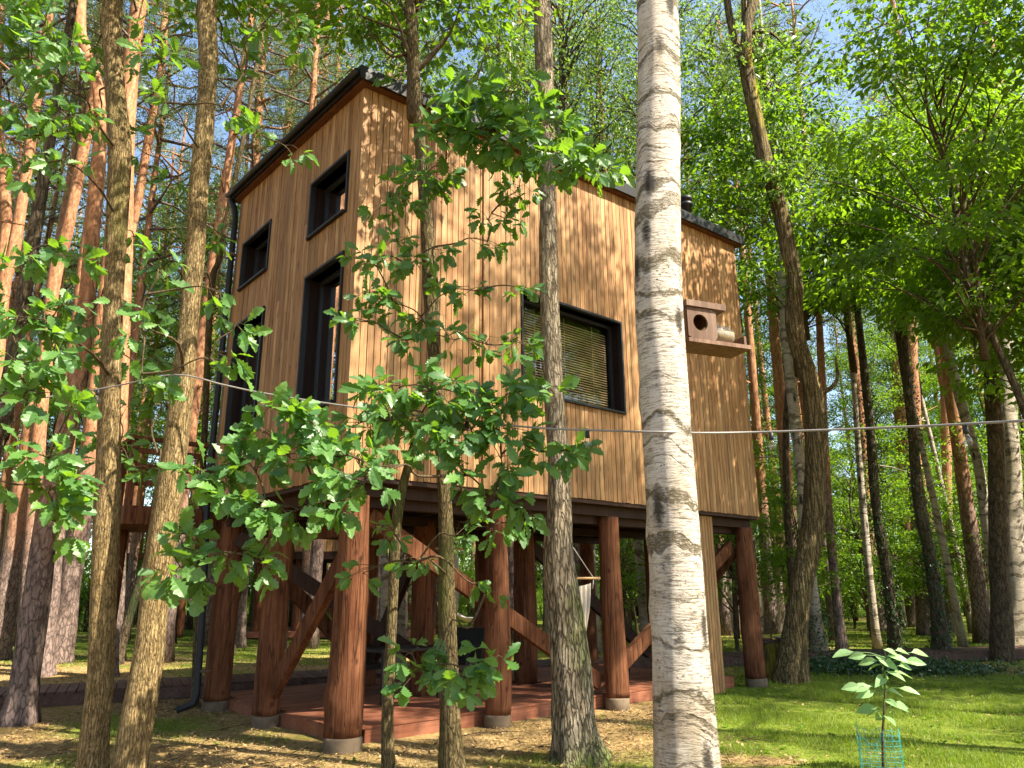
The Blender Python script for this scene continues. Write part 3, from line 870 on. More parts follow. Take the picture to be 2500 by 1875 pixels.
def hanging_seat(loc, rz, ztop_, label, w=0.62):
    """hammock chair: spreader bar, cords and a hanging cotton sheet"""
    t = empty('hanging_chair', loc, rz); tag(t, label, 'hanging chair', 'cotton hanging chairs under the tree house')
    zb = ztop_ - 0.75 - loc[2]
    b = MB(); b.tube([(-w, 0, zb), (w, 0, zb)], 0.018, 10); b.build('spreader_bar', MAT['pole'], t)
    c = MB()
    for s in (-1, 1): c.tube([(s * (w - 0.1), 0, zb), (0, 0, zb + 0.5), (0, 0, zb + 0.75)], 0.008, 6)
    for s in (-1, 1): c.tube([(s * (w - 0.1), 0, zb), (s * (w - 0.12), 0.02, zb - 0.15)], 0.01, 6)
    c.build('cord', MAT['rope'], t)
    nu, nv = 25, 22
    u = np.linspace(-1, 1, nu); v = np.linspace(0, 1, nv)
    U, Vv = np.meshgrid(u, v)
    half = (w - 0.12) * (0.92 - 0.35 * np.sin(Vv * np.pi))
    sag = 1.15 * np.sin(Vv * np.pi) ** 0.8 + 0.12
    x = U * half
    y_ = (Vv - 0.5) * 0.75 * np.sin(np.pi * Vv) * 1.0 + 0.02 * np.sin(U * 25)
    z = zb - sag * (1 - 0.42 * np.abs(U) ** 2.2) 
    Vv2 = np.stack([x, y_, z], -1).reshape(-1, 3)
    i = (np.arange(nv - 1)[:, None] * nu + np.arange(nu - 1)[None, :]).ravel()
    s = MB(); s.add(Vv2, [np.stack([i, i + 1, i + nu + 1, i + nu], 1)], 0, True); s.build('seat_cloth', MAT['cloth'], t)
    return t


hp = at(1396, 1412, 11.5)
hanging_seat(Vector((hp.x, hp.y, 0)), 0.05, hp.z + 0.75, 'cream hanging chair on a wooden spreader bar behind the mossy trunk', 0.43)
hp = at(1098, 1340, 11.6)
hanging_seat(Vector((hp.x, hp.y, 0)), 0.7, hp.z + 0.75, 'beige hanging chair half hidden behind the slim oak trunk', 0.26)

# ------------------------------------------------------------------ crown variants (leaf masses), shared by many trees
def crown_broad(seed, rad, height, nclump, nleaf, lsize, mat, low=0.1, clump_r=0.75, flat=0.55, tpl=SMALL, droop=0.3):
    r = np.random.RandomState(seed)
    mb = MB()
    C = []
    while len(C) < nclump:
        p = r.uniform(-1, 1, 3)
        q = np.linalg.norm(p)
        if q > 1 or q < 0.35: continue
        C.append((p[0] * rad, p[1] * rad, (p[2] * 0.5 + 0.5) * height))
    C = np.array(C)
    axis_top = height * 0.85
    mb.tube(catmull([(0, 0, -0.6), (0.15, 0, height * 0.3), (-0.1, 0.18, height * 0.6), (0.1, 0, axis_top)], 12), np.linspace(0.08, 0.012, 12), 6, 1)
    P, D, N, S, TN = [], [], [], [], []
    for c in C:
        hd = np.hypot(c[0], c[1])
        a = np.array([0, 0, min(max(c[2] - hd * 0.7, -0.3), axis_top)])
        m = (a + c) / 2 + np.array([0, 0, 0.22 * hd]) + r.normal(size=3) * 0.22
        mb.tube(catmull([a, m, c], 8), np.linspace(0.022, 0.004, 8), 5, 1, cap=False)
        k = int(nleaf * r.uniform(0.6, 1.4))
        d = unit(r.normal(size=(k, 3))) * (r.rand(k, 1) ** 0.45) * clump_r * r.uniform(0.7, 1.35)
        d[:, 2] *= flat
        P.append(c + d); TN.append(np.full(k, r.rand() * 0.6) + r.rand(k) * 0.35)
        out = unit(d + np.array([c[0], c[1], 0]) / (hd + 0.1) * 0.3)
        D.append(out + r.normal(size=(k, 3)) * 0.5 + np.array([0, 0, -droop]))
        N.append(np.array([0, 0, 1.0]) + r.normal(size=(k, 3)) * 0.55)
        S.append(lsize * r.uniform(0.65, 1.25, k))
    P = np.concatenate(P); tone = np.clip(np.concatenate(TN), 0, 0.95)
    bake_leaves(mb, P, np.concatenate(D), np.concatenate(N), np.concatenate(S), tpl, 0, tone)
    return mb.mesh('crown', [MAT[mat], MAT['twig']])


def crown_birch(seed, rad, height, nstr, lsize):
    """hanging strands of small leaves"""
    r = np.random.RandomState(seed); mb = MB()
    mb.tube([(0, 0, -0.5), (0.1, 0, height * 0.5), (0, 0.05, height)], [0.1, 0.06, 0.01], 6, 1)
    P, D = [], []
    for i in range(nstr):
        h = height * (0.25 + 0.75 * r.rand()); rr = rad * math.sqrt(r.rand()) * (1.15 - 0.75 * h / height); a = r.uniform(0, 6.28)
        top = np.array([rr * math.cos(a), rr * math.sin(a), h])
        if i % 3 == 0: mb.tube([(0, 0, max(0, h - rr * 0.9)), top * [0.5, 0.5, 1] - [0, 0, rr * 0.25], top], [0.025, 0.015, 0.006], 4, 1, cap=False)
        L = r.uniform(0.6, 2.0); k = int(L * 26)
        t = r.rand(k)
        p = top + np.stack([0.12 * np.sin(t * 3 + a), 0.12 * np.cos(t * 2 + a), -t * L], 1) + r.normal(size=(k, 3)) * 0.10
        P.append(p); D.append(r.normal(size=(k, 3)) * 0.7 + [0, 0, -0.9])
    P = np.concatenate(P); D = np.concatenate(D)
    bake_leaves(mb, P, D, r.normal(size=P.shape) + [0, 0, 0.6], lsize * r.uniform(0.7, 1.3, len(P)), SMALL, 0, r.rand(len(P)) * 0.95)
    return mb.mesh('crown', [MAT['birchleaf'], MAT['twig']])


def crown_pine(seed, rad, height, nb, ntuft):
    r = np.random.RandomState(seed); mb = MB()
    Cs = []
    for i in range(nb):
        h = height * (i + r.rand()) / nb; L = rad * (1.0 - 0.55 * (h / height) ** 1.5) * r.uniform(0.45, 1.1); a = i * 2.4 + r.uniform(-.5, .5)
        e = np.array([L * math.cos(a), L * math.sin(a), h + L * r.uniform(0.0, 0.5)])
        m = e * [0.5, 0.5, 0] + [0, 0, h + L * 0.1]
        mb.tube([(0, 0, h), m, e], [0.045, 0.03, 0.01], 5, 1, cap=False)
        for j in range(ntuft):
            f = r.uniform(0.45, 1.05); Cs.append(np.array([0, 0, h]) * (1 - f) + e * f + r.normal(size=3) * [0.38, 0.38, 0.2])
    Cs = np.array(Cs)
    k = 34
    c = np.repeat(Cs, k, 0); d = unit(r.normal(size=c.shape) + [0, 0, 0.35])
    p0 = c + d * r.uniform(0.02, 0.20, (len(c), 1)); ln = r.uniform(0.09, 0.17, (len(c), 1))
    s = unit(np.cross(d, r.normal(size=c.shape))) * 0.011
    V = np.stack([p0 - s, p0 + s, p0 + d * ln], 1).reshape(-1, 3)
    mb.add(V, [np.arange(len(V)).reshape(-1, 3)], 0, False, np.repeat(np.repeat(r.rand(len(Cs)), k) * 0.6 + r.rand(len(c)) * 0.35, 3))
    return mb.mesh('crown', [MAT['needle'], MAT['pinebark']])


CB = [crown_broad(101, 2.9, 6.5, 46, 190, 0.12, 'leaf', clump_r=0.85, flat=0.28), crown_broad(102, 3.2, 7.5, 50, 200, 0.12, 'leaf', clump_r=0.9, flat=0.28), crown_broad(103, 2.5, 7.0, 42, 190, 0.125, 'leaf', clump_r=0.9, flat=0.28)]
CU = [crown_broad(111, 1.8, 4.8, 34, 150, 0.11, 'leaf', clump_r=0.72, flat=0.25), crown_broad(112, 2.2, 6.2, 42, 150, 0.11, 'leaf', clump_r=0.8, flat=0.25), crown_broad(113, 1.5, 2.8, 28, 130, 0.10, 'leaf', clump_r=0.6, flat=0.4)]
CN = [crown_broad(121, 3.3, 7.5, 70, 200, 0.165, 'leaf', clump_r=0.95, flat=0.22, tpl=OVATE, droop=0.6), crown_broad(122, 3.0, 7.0, 60, 200, 0.16, 'leaf', clump_r=0.95, flat=0.22, tpl=OVATE, droop=0.6)]
CI = [crown_birch(131, 2.3, 8.5, 260, 0.075), crown_birch(132, 2.0, 7.5, 220, 0.075)]
CP = [crown_pine(141, 2.5, 8.5, 30, 8), crown_pine(142, 2.2, 9.5, 30, 8), crown_pine(143, 2.8, 7.5, 28, 8)]


# ------------------------------------------------------------------ trunks
def bark_lump(seed, amp=0.05, fl=0.5, fh=0.25, z0=0.0, nroot=5):
    r = np.random.RandomState(seed)
    a = r.uniform(0, 6.28, 8); kz = r.uniform(0.5, 3.0, 8)
    kn = [(r.uniform(0, 6.28), r.uniform(0.8, 9), r.uniform(0.04, 0.14)) for _ in range(10)]
    def f(th, i, P):
        z = P[:, 2][:, None] - z0
        v = 1 + amp * (np.sin(2 * th + a[0] + z * kz[0]) + 0.7 * np.sin(3 * th + a[1] - z * kz[1]) + 0.6 * np.sin(z * kz[2] * 2 + a[2])) + 0 * i
        v = v + amp * 0.5 * np.sin(7 * th + a[3] + 1.5 * np.sin(z * 2)) + amp * 0.35 * np.sin(11 * th + a[4] + 2 * np.sin(z * 1.4 + 1))
        for t0, zz, am in kn:
            dt = np.angle(np.exp(1j * (th - t0)))
            v = v + am * np.exp(-(dt / 0.5) ** 2 - ((z - zz) / 0.10) ** 2)
        return v + fl * np.exp(-np.maximum(z, 0) / fh) * (0.7 + 0.5 * np.sin(nroot * th + a[5]))
    return f


def px_path(pts, y=None, ztop_=None, dy=0.0):
    """pixel list bottom->top (px, py, width) -> world path and radii"""
    if y is None: y = G(pts[0][0], pts[0][1]).y
    Wp = [at(p[0], p[1], y + dy * i) for i, p in enumerate(pts)]
    rad = [p[2] / 2 * fdepth(w) / F for p, w in zip(pts, Wp)]
    if Wp[0].z > 0.05:
        d = Wp[0] - Wp[1]; d.x *= 0.5; d.y *= 0.5
        Wp.insert(0, Wp[0] + d * ((Wp[0].z + 0.1) / max(1e-3, -d.z))); rad.insert(0, rad[0] * 1.05)
    else:
        Wp[0] = Vector((Wp[0].x, Wp[0].y, -0.08))
    if ztop_ and ztop_ > Wp[-1].z:
        d = (Wp[-1] - Wp[-2]).normalized(); d = (d * 0.5 + Vector((0, 0, 1)) * 0.5).normalized()
        e = Wp[-1] + d * ((ztop_ - Wp[-1].z) / d.z)
        Wp += [Wp[-1].lerp(e, 0.5), e]; rad += [rad[-1] * 0.75, rad[-1] * 0.35]
    return Wp, rad


def tree_px(name, label, pts, mat, y=None, top=14.0, crown=None, seg=14, n=60, amp=0.05, flare=0.35, seed=1, group=None, cz=0.6, cscale=1.0, moss=None, cat='tree', fh=0.25, subs=()):
    Wp, rad = px_path(pts, y, top)
    base = Vector((Wp[0].x, Wp[0].y, 0.0))
    t = empty(name, base); tag(t, label, cat, group)
    P = catmull([w - base for w in Wp], n); rr = lin(rad, n)[:, 0]
    mb = MB()
    if moss is not None:
        tone = moss(np.arange(seg)[None, :] / seg * 2 * np.pi + 0 * P[:, 2:3], P[:, 2:3] + 0 * np.arange(seg)[None, :]).ravel()
    else: tone = None
    mb.tube(P, rr, seg, 0, bark_lump(seed, amp, flare, fh), True, tone)
    for s_, sr in subs:
        SP, srad = s_, sr
        mb.tube(catmull([Vector(q) - base for q in SP], 14), lin(srad, 14)[:, 0], 8, 0, None, True)
    mb.build('trunk', MAT[mat], t)
    if crown is not None:
        h = P[-1] * 1.0; zc = P[-1][2] * cz
        k = int(np.argmin(np.abs(P[:, 2] - zc)))
        c = link('crown', crown, t, tuple(P[k])); c.rotation_euler = (0, 0, seed * 1.7); c.scale = (cscale,) * 3
    return t, [Vector(p) + base for p in P]


# -- foreground
birch, bp = tree_px('birch_tree', 'large white birch trunk with dark bands standing in front of the tree house', [(1682, 1990, 176), (1677, 1875, 160), (1660, 1600, 138), (1645, 1300, 128), (1625, 1000, 121), (1607, 700, 114), (1606, 400, 105), (1605, 0, 98)], 'birchbark', 5.6, 17, CI[0], 36, 110, 0.018, 0.12, 3, cz=0.62, cscale=1.2)
moss_f = lambda th, z: np.clip(0.72 * np.exp(-((z - 1.5 - 0.25 * np.sin(th)) / 0.6) ** 2) * (0.45 + 0.55 * np.cos(th - 5.7)) + 1.0 * np.exp(-z / 0.3) * (0.5 + 0.5 * np.cos(th - 5.3)), 0, 1)
mossy, mp_ = tree_px('mossy_tree', 'rough grey trunk with green moss down one side and a mossy foot', [(1418, 1858, 118), (1402, 1760, 104), (1398, 1650, 95), (1380, 1500, 86), (1362, 1350, 70), (1365, 1200, 57), (1350, 900, 46), (1340, 700, 44), (1335, 420, 42), (1330, 200, 42), (1322, 0, 40)], 'mossybark', None, 16, CI[1], 40, 130, 0.05, 0.55, 8, cz=0.66, moss=moss_f, cscale=1.1, fh=0.16)
oak, op = tree_px('oak_tree', 'slim young oak with lobed leaves rising in front of the near house corner', [(1107, 1885, 58), (1100, 1750, 46), (1092, 1500, 44), (1085, 1200, 36), (1062, 900, 30), (1052, 700, 36), (1040, 520, 28), (1022, 300, 27), (1008, 100, 25), (1000, 0, 24)], 'youngbark', 7.9, 11, CU[0], 20, 100, 0.06, 0.25, 5, cz=0.72, cscale=1.1)
stem, sp_ = tree_px('slim_sapling', 'pale slim stem beside the near corner post with a bare lower half', [(948, 1880, 34), (945, 1760, 28), (952, 1600, 25), (962, 1420, 24), (972, 1250, 24), (1000, 1120, 18), (1012, 1070, 12)], 'youngbark', 7.6, None, None, 12, 60, 0.05, 0.3, 6)
lo1, l1 = tree_px('oak_tree', 'golden brown oak trunk, left one of the close pair at the lower left', [(228, 1900, 72), (232, 1800, 64), (246, 1650, 58), (252, 1450, 56), (262, 1200, 56), (268, 1000, 50), (278, 720, 45), (287, 500, 50), (292, 350, 54), (280, 200, 46), (275, 0, 43)], 'oakbark', 7.7, 13, CB[2], 22, 110, 0.05, 0.12, 9, cz=0.7)
lo2, l2 = tree_px('oak_tree', 'leaning golden brown oak trunk, right one of the close pair at the lower left', [(312, 1900, 84), (330, 1780, 76), (362, 1600, 68), (382, 1420, 64), (415, 1200, 60), (440, 1000, 52), (460, 800, 46), (478, 600, 46), (487, 450, 46), (500, 300, 44), (508, 150, 44), (506, 0, 43)], 'oakbark', 7.4, 13, CB[0], 22, 110, 0.05, 0.12, 10, cz=0.7)
crook, cp_ = tree_px('crooked_tree', 'thick furrowed crooked trunk with yellow lichen right of the tree house', [(1932, 1668, 78), (1938, 1560, 58), (1958, 1420, 54), (1985, 1280, 52), (1990, 1150, 51), (1993, 1020, 50), (1975, 920, 46), (1948, 840, 42), (1938, 770, 40), (1940, 690, 39), (1925, 610, 37), (1900, 500, 36), (1870, 400, 35), (1845, 280, 34), (1822, 160, 31), (1825, 60, 26), (1838, 0, 25)], 'robiniabark', None, 20, CB[1], 28, 130, 0.045, 0.25, 12, cz=0.8, fh=0.3,
    subs=[([at(1820, 170, 15.2), at(1795, 100, 15.3), at(1775, 0, 15.3), at(1770, -120, 15.3)], [0.11, 0.1, 0.09, 0.06]), ([at(1832, 130, 15.2), at(1818, 60, 15.0), at(1815, 0, 15.0), at(1812, -100, 15.0)], [0.09, 0.07, 0.06, 0.05]), ([at(1835, 80, 15.2), at(1880, 80, 15.0), at(1912, 108, 15.0)], [0.05, 0.035, 0.015]), ([at(2004, 965, 15.2), at(2042, 930, 15.1), at(2040, 870, 15.1)], [0.05, 0.04, 0.02])])
t_ = lambda *a, **k: tree_px(*a, **k)
# -- left pines and others
PINES = [
    ('dark leaning pine trunk with a spreading foot at the far left edge', [(45, 1768, 84), (62, 1650, 62), (92, 1450, 58), (118, 1250, 55), (150, 1100, 46), (185, 930, 42), (215, 700, 36), (226, 560, 33), (238, 430, 36), (244, 320, 28), (238, 210, 26), (205, 110, 26), (196, 0, 26)], None, 22),
    ('wide orange pine stem just right of the left golden oak trunk', [(262, 1560, 50), (272, 1250, 46), (288, 1000, 42), (300, 700, 40), (311, 300, 36), (325, 120, 36), (340, 0, 36)], 17.0, 24),
    ('slim orange pine between the two golden oak trunks', [(290, 1540, 30), (300, 900, 26), (312, 617, 24), (338, 480, 22), (368, 310, 20), (396, 150, 18), (402, 40, 17)], 21.0, 25),
    ('pale orange pine leaning right behind the far left leaves', [(60, 1560, 36), (100, 1000, 33), (130, 700, 30), (165, 560, 28), (203, 370, 25), (235, 200, 22)], 19.5, 24),
    ('bright orange pine stem at the left, third from the picture edge', [(-60, 1620, 38), (0, 780, 30), (32, 620, 28), (55, 480, 26), (75, 350, 24), (95, 200, 20)], 17.5, 24),
    ('orange pine leaning at the left picture edge', [(-50, 1590, 40), (-6, 800, 32), (12, 640, 30), (14, 520, 26), (4, 400, 26), (-10, 250, 24)], 18.5, 23),
    ('grey barked pine foot, leftmost of the left row of trunks', [(-8, 1610, 58), (12, 1500, 50), (32, 1330, 46), (58, 1180, 44), (80, 1020, 40), (104, 900, 36), (150, 600, 30)], None, 24),
    ('dark pine trunk close behind the leaning foot at far left', [(100, 1652, 56), (112, 1540, 46), (128, 1370, 42), (150, 1200, 38), (170, 1000, 34), (200, 700, 30)], None, 23),
    ('greyish pine trunk left of the golden oak pair', [(142, 1618, 64), (158, 1510, 54), (180, 1370, 50), (202, 1235, 46), (222, 1080, 42), (250, 800, 36), (280, 500, 30)], None, 25),
    ('thin orange pine rising beside the gutter end behind the house', [(560, 1520, 30), (585, 1000, 26), (608, 620, 24), (622, 420, 23), (636, 200, 22), (645, 0, 20)], 23.0, 26),
    ('thin orange pine above the left roof slope, nearer the peak', [(660, 1520, 26), (690, 700, 22), (706, 330, 19), (718, 150, 18), (726, 0, 17)], 26.0, 28),
    ('orange pine above the roof peak with a branch to the right', [(745, 1520, 26), (775, 700, 22), (788, 330, 19), (793, 120, 18), (798, 0, 17)], 26.5, 28),
    ('pinkish pine stem left of the black downpipe', [(412, 1560, 30), (420, 1400, 24), (440, 1000, 22), (455, 600, 19)], None, 22),
    ('grey lit pine trunk seen between the left log posts', [(578, 1582, 36), (588, 1480, 29), (600, 1350, 27), (620, 1150, 25)], None, 24),
    ('pinkish thin pine seen right of the second left post', [(690, 1588, 20), (698, 1450, 17), (706, 1300, 16)], None, 22),
    ('greyish pine trunk seen left of the dark inner post', [(912, 1560, 32), (920, 1450, 26), (930, 1300, 24)], None, 24),
    ('pale slim trunk just right of the dark inner post', [(1040, 1530, 20), (1046, 1420, 15), (1052, 1300, 13)], None, 22),
    ('dark reddish pine behind the feeder side of the crooked trunk', [(2056, 1592, 30), (2042, 1450, 21), (2025, 1280, 20), (2010, 1000, 18), (1995, 700, 16)], None, 22),
    ('sunlit pinkish pine in the right wood', [(2142, 1540, 40), (2134, 1420, 29), (2116, 1250, 26), (2102, 1020, 24), (2080, 850, 22), (2058, 620, 20), (2040, 400, 17)], None, 24),
    ('broad orange pine behind the dark ivy stem in the right wood', [(2258, 1552, 34), (2246, 1400, 30), (2236, 1200, 29), (2232, 1000, 28), (2222, 800, 27), (2215, 620, 26), (2208, 400, 22)], None, 24),
    ('wide dark pine trunk in the right wood left of the ivy column', [(2232, 1530, 50), (2222, 1400, 38), (2214, 1235, 35), (2200, 1000, 32), (2185, 700, 28)], None, 24),
    ('short lit orange pine stem between the right wood leaves', [(2318, 1520, 24), (2308, 1000, 20), (2298, 910, 20), (2283, 755, 19), (2270, 600, 17)], 30.0, 26),
]
for k, (lab, pts, y, top) in enumerate(PINES):
    tree_px('pine_tree', lab, pts, 'pinebark', y, top, CP[k % 3], 14 if k < 9 else 10, 60, 0.04, 0.3, 20 + k, cz=0.66)
OTH = [
    ('dark_tree', 'thin dark trunk leaning right across the upper left', [(-20, 1120, 40), (0, 1064, 40), (23, 948, 36), (42, 813, 33), (73, 640, 30), (108, 425, 26), (131, 290, 23), (157, 135, 20), (180, 0, 18)], 9.0, 12, None, 'darkbark', 14),
    ('dark_tree', 'thin black leaning stem between the golden oak pair and the downpipe', [(286, 1622, 26), (305, 1540, 20), (338, 1430, 18), (366, 1340, 16), (400, 1200, 13)], None, 5, None, 'darkbark', 10),
    ('greenish_tree', 'thin greenish leaning stem left of the gutter', [(480, 1600, 18), (512, 760, 15), (535, 632, 14), (560, 500, 13), (590, 360, 12), (618, 210, 11), (640, 80, 9)], 12.5, 12, None, 'youngbark', 8),
    ('birch_tree', 'slim birch close behind the crooked trunk', [(2002, 1612, 46), (1992, 1520, 31), (1978, 1400, 28), (1962, 1250, 26), (1950, 1100, 24), (1932, 960, 24), (1918, 800, 22), (1905, 620, 20), (1890, 400, 17)], None, 20, CI[1], 'birchbark2', 14),
    ('birch_tree', 'leaning grey birch at right in front of the wood', [(2452, 1585, 40), (2432, 1450, 26), (2404, 1250, 24), (2385, 1121, 23), (2342, 967, 22), (2308, 813, 21), (2278, 640, 19), (2262, 500, 17)], None, 18, CI[0], 'birchbark2', 14),
    ('birch_tree', 'flecked birch trunk at the right picture edge', [(2486, 1590, 90), (2476, 1480, 58), (2470, 1300, 52), (2462, 1100, 50), (2450, 900, 44), (2440, 700, 40)], None, 20, CB[1], 'birchbark2', 14),
    ('ivy_clad_tree', 'dark trunk wrapped in ivy in the right wood', [(2302, 1606, 48), (2290, 1500, 32), (2268, 1350, 30), (2246, 1240, 28), (2230, 1083, 22), (2206, 851, 20), (2198, 620, 18)], None, 16, CB[0], 'darkbark', 12),
    ('ivy_clad_tree', 'ivy flecked trunk left of the darker ivy column', [(2188, 1594, 36), (2178, 1500, 26), (2162, 1380, 24), (2138, 1235, 22), (2120, 1000, 20)], None, 16, CB[2], 'darkbark', 12),
    ('dark_tree', 'dark trunk among hanging leaves at the right', [(2446, 1560, 48), (2432, 1100, 38), (2418, 850, 35), (2402, 620, 32), (2398, 450, 28)], 19.0, 15, CN[1], 'darkbark', 14),
]
IVY_T = []
for k, (nm, lab, pts, y, top, cr, mt, sg) in enumerate(OTH):
    tt, pp = tree_px(nm, lab, pts, mt, y, top, cr, sg, 60, 0.05, 0.3, 60 + k, cz=0.62)
    if nm == 'ivy_clad_tree': IVY_T.append((tt, pp, pts))
# ivy on trunks
def ivy_on(t, path, n, zmax, rr, size=0.075):
    mb = MB(); base = t.location
    P = np.array([tuple(p - base) for p in path]); z = R.rand(n) ** 1.3 * zmax
    c = np.stack([np.interp(z, P[:, 2], P[:, i]) for i in range(2)] + [z], 1)
    th = R.uniform(0, 6.28, n); o = np.stack([np.cos(th), np.sin(th), 0 * th], 1)
    p = c + o * (rr * (1 + 0.5 * np.exp(-z / 0.4)) * R.uniform(0.95, 1.35, n))[:, None]
    bake_leaves(mb, p, o * 0.4 + R.normal(size=(n, 3)) * 0.5 + [0, 0, -0.6], o + R.normal(size=(n, 3)) * 0.3 + [0, 0, 0.4], size * R.uniform(0.7, 1.4, n), OVATE, 0, R.rand(n) * 0.95)
    tag(mb.build('ivy', MAT['ivyleaf'], t), kind='stuff')
for t, p, pts in IVY_T: ivy_on(t, p, 1500, 7.5, 0.19)
ivy_on([o for o in COL.objects if o.get('label') == 'slim birch close behind the crooked trunk'][0], [at(*q[:2], G(2002, 1612).y) for q in [(2002, 1612), (1962, 1250)]], 500, 1.2, 0.24)
# ivy carpet on the lawn's far side
def ivy_carpet():
    mb = MB(); n = 5200
    a = G(2020, 1640); b = G(2330, 1640)
    u = R.rand(n); cx = a.x + (b.x - a.x) * u; cy = a.y + (b.y - a.y) * u
    x = cx + R.normal(size=n) * 0.75; y = cy + R.normal(size=n) * 0.55
    z = np.abs(R.normal(size=n)) * 0.09 + 0.02 + 0.12 * np.exp(-((u - 0.15) / 0.12) ** 2)
    bake_leaves(mb, np.stack([x, y, z], 1), R.normal(size=(n, 3)) + [0, -0.3, -0.1], R.normal(size=(n, 3)) * 0.4 + [0, -0.3, 1], 0.085 * R.uniform(0.6, 1.4, n), OVATE, 0, R.rand(n) * 0.95)
    tag(mb.build('ivy_carpet', MAT['ivyleaf']), 'dark green ivy spreading on the ground below the ivy clad trunks', 'ivy', kind='stuff')
ivy_carpet()

# -- background forest
def bg_trunk(seed, h, r0, bend, mat, stubs=0):
    r = np.random.RandomState(seed); n_ = 26
    z = np.linspace(-0.1, h, n_); a = r.uniform(0, 6.28)
    P = np.stack([bend * np.sin(z / h * 2.6 + a) - bend * math.sin(a), bend * 0.7 * np.cos(z / h * 2 + a) - bend * 0.7 * math.cos(a), z], 1)
    mb = MB(); mb.tube(P, np.linspace(r0, r0 * 0.22, n_), 10, 0, bark_lump(seed, 0.04, 0.35, 0.25))
    for i in range(stubs):
        k = r.randint(int(n_ * 0.3), int(n_ * 0.75)); an = r.uniform(0, 6.28); L = r.uniform(0.4, 1.6)
        d = np.array([math.cos(an), math.sin(an), r.uniform(-0.2, 0.35)])
        mb.tube([P[k], P[k] + d * L * 0.6, P[k] + d * L + [0, 0, r.uniform(-.2, .2)]], [0.028, 0.018, 0.006], 5)
    return mb.mesh('trunk', MAT[mat]), P


BT_P = [bg_trunk(200 + i, 21 + i * 1.5, 0.17 + 0.02 * i, 0.35, 'pinebark', 12) for i in range(4)]
BT_D = [bg_trunk(210 + i, 14 + i, 0.13, 0.5, 'darkbark', 4) for i in range(3)]
BT_U = [bg_trunk(220 + i, 3.2 + i, 0.05, 0.25, 'darkbark', 2) for i in range(3)]
BT_B = [bg_trunk(230 + i, 16 + i, 0.12, 0.4, 'birchbark2', 5) for i in range(2)]


def where(x, y):
    q = Vector((x, y, 1.7)) - CAM
    px = 1250 + F * q.dot(RIGHT) / q.dot(FWD)
    zones = [(0, 'just beyond the left picture edge'), (130, 'by the left picture edge'), (300, 'behind the golden oak pair'), (440, 'between golden oaks and downpipe'), (560, 'behind the downpipe'),
             (760, 'behind the left log posts'), (950, 'behind the near corner posts'), (1180, 'behind the inner posts'), (1340, 'behind the second front post'), (1560, 'behind the third front post'), (1720, 'behind the white birch'),
             (1880, 'behind the right house end'), (2000, 'behind the crooked trunk'), (2120, 'just right of the crooked trunk'), (2230, 'left of the ivy column'), (2340, 'behind the ivy column'), (2500, 'near the right picture edge'), (9e9, 'just beyond the right picture edge')]
    z = next(t for lim, t in zones if px < lim)
    d = 'in the front row' if y < 24 else 'in the second row' if y < 31 else 'in the middle depth' if y < 39 else 'far back' if y < 49 else 'very far back'
    return d + ', ' + z


def plant(name, x, y, tr, crown, cz, sc, label, group, csc=1.0):
    if y > 16.9 and 'beyond' not in label: label = label.split(' of the wood')[0] + ' ' + where(x, y)
    t = empty(name, (x, y, 0), random.uniform(0, 6.28)); t.scale = (sc,) * 3
    tag(t, label, 'tree' if 'bush' not in name else 'bush', group)
    me, P = tr
    link('trunk', me, t)
    k = int(len(P) * cz)
    for cr_, dk_ in (crown if isinstance(crown, list) else [(crown, 0)]):
        c = link('crown', cr_, t, tuple(P[min(len(P) - 1, k + dk_)])); c.rotation_euler = (0, 0, random.uniform(0, 6.28)); c.scale = (csc,) * 3
    return t


rb = random.Random(21)
taken = []
def free(x, y, dmin):
    for a, b, c in taken:
        if (a - x) ** 2 + (b - y) ** 2 < (dmin + c) ** 2: return False
    lp = Lp((x, y, 0))
    if -1.6 < lp.x < LR + 1 and -1.0 < lp.y < LA + 2.5: return False
    if -14 < x < -3.5 and 27.5 < y < 35: return False
    # keep the boardwalk free
    for a, b in zip(wp[:-1], wp[1:]):
        d = b - a; tt = max(0, min(1, np.dot(np.array([x, y]) - a, d) / np.dot(d, d))); q = a + d * tt
        if math.hypot(q[0] - x, q[1] - y) < 1.2: return False
    taken.append((x, y, dmin * 0.5))
    return True


def scatter(nm, count, y0, y1, side, fn, dmin, spread=0.78, pw=1.0):
    c = tries = 0
    while c < count and tries < count * 60:
        tries += 1
        y = y0 + (y1 - y0) * rb.random() ** pw
        x = rb.uniform(-spread, spread) * y
        if side == 'L' and x > -0.10 * y: continue
        if side == 'R' and x < 0.12 * y: continue
        if side == 'M' and abs(x) > 0.42 * y: continue
        if free(x, y, dmin): fn(x, y); c += 1


LP = 'pines standing in the wood'; LU = 'young green trees under the pines'; LD = 'broadleaf trees in the wood'; LBs = 'low green bushes at the wood floor'; LBi = 'slender birches in the wood'
def f_p(lab): return lambda x, y: plant('pine_tree', x, y, rb.choice(BT_P), rb.choice(CP), 0.62, rb.uniform(0.9, 1.2), lab, LP)
def f_d(lab): return lambda x, y: plant('broadleaf_tree', x, y, rb.choice(BT_D), [(rb.choice(CB), 0), (rb.choice(CB), -8)], 0.6, rb.uniform(0.9, 1.25), lab, LD)
def f_b(lab): return lambda x, y: plant('birch_tree', x, y, rb.choice(BT_B), rb.choice(CI), 0.5, rb.uniform(0.9, 1.15), lab, LBi, 1.1)
def f_u(lab): return lambda x, y: plant('young_tree', x, y, rb.choice(BT_U), rb.choice(CU), 0.25, rb.uniform(0.8, 1.3), lab, LU)
def f_s(lab): return lambda x, y: plant('leafy_bush', x, y, BT_U[0], CU[2], 0.04, rb.uniform(0.45, 0.95), lab, LBs)
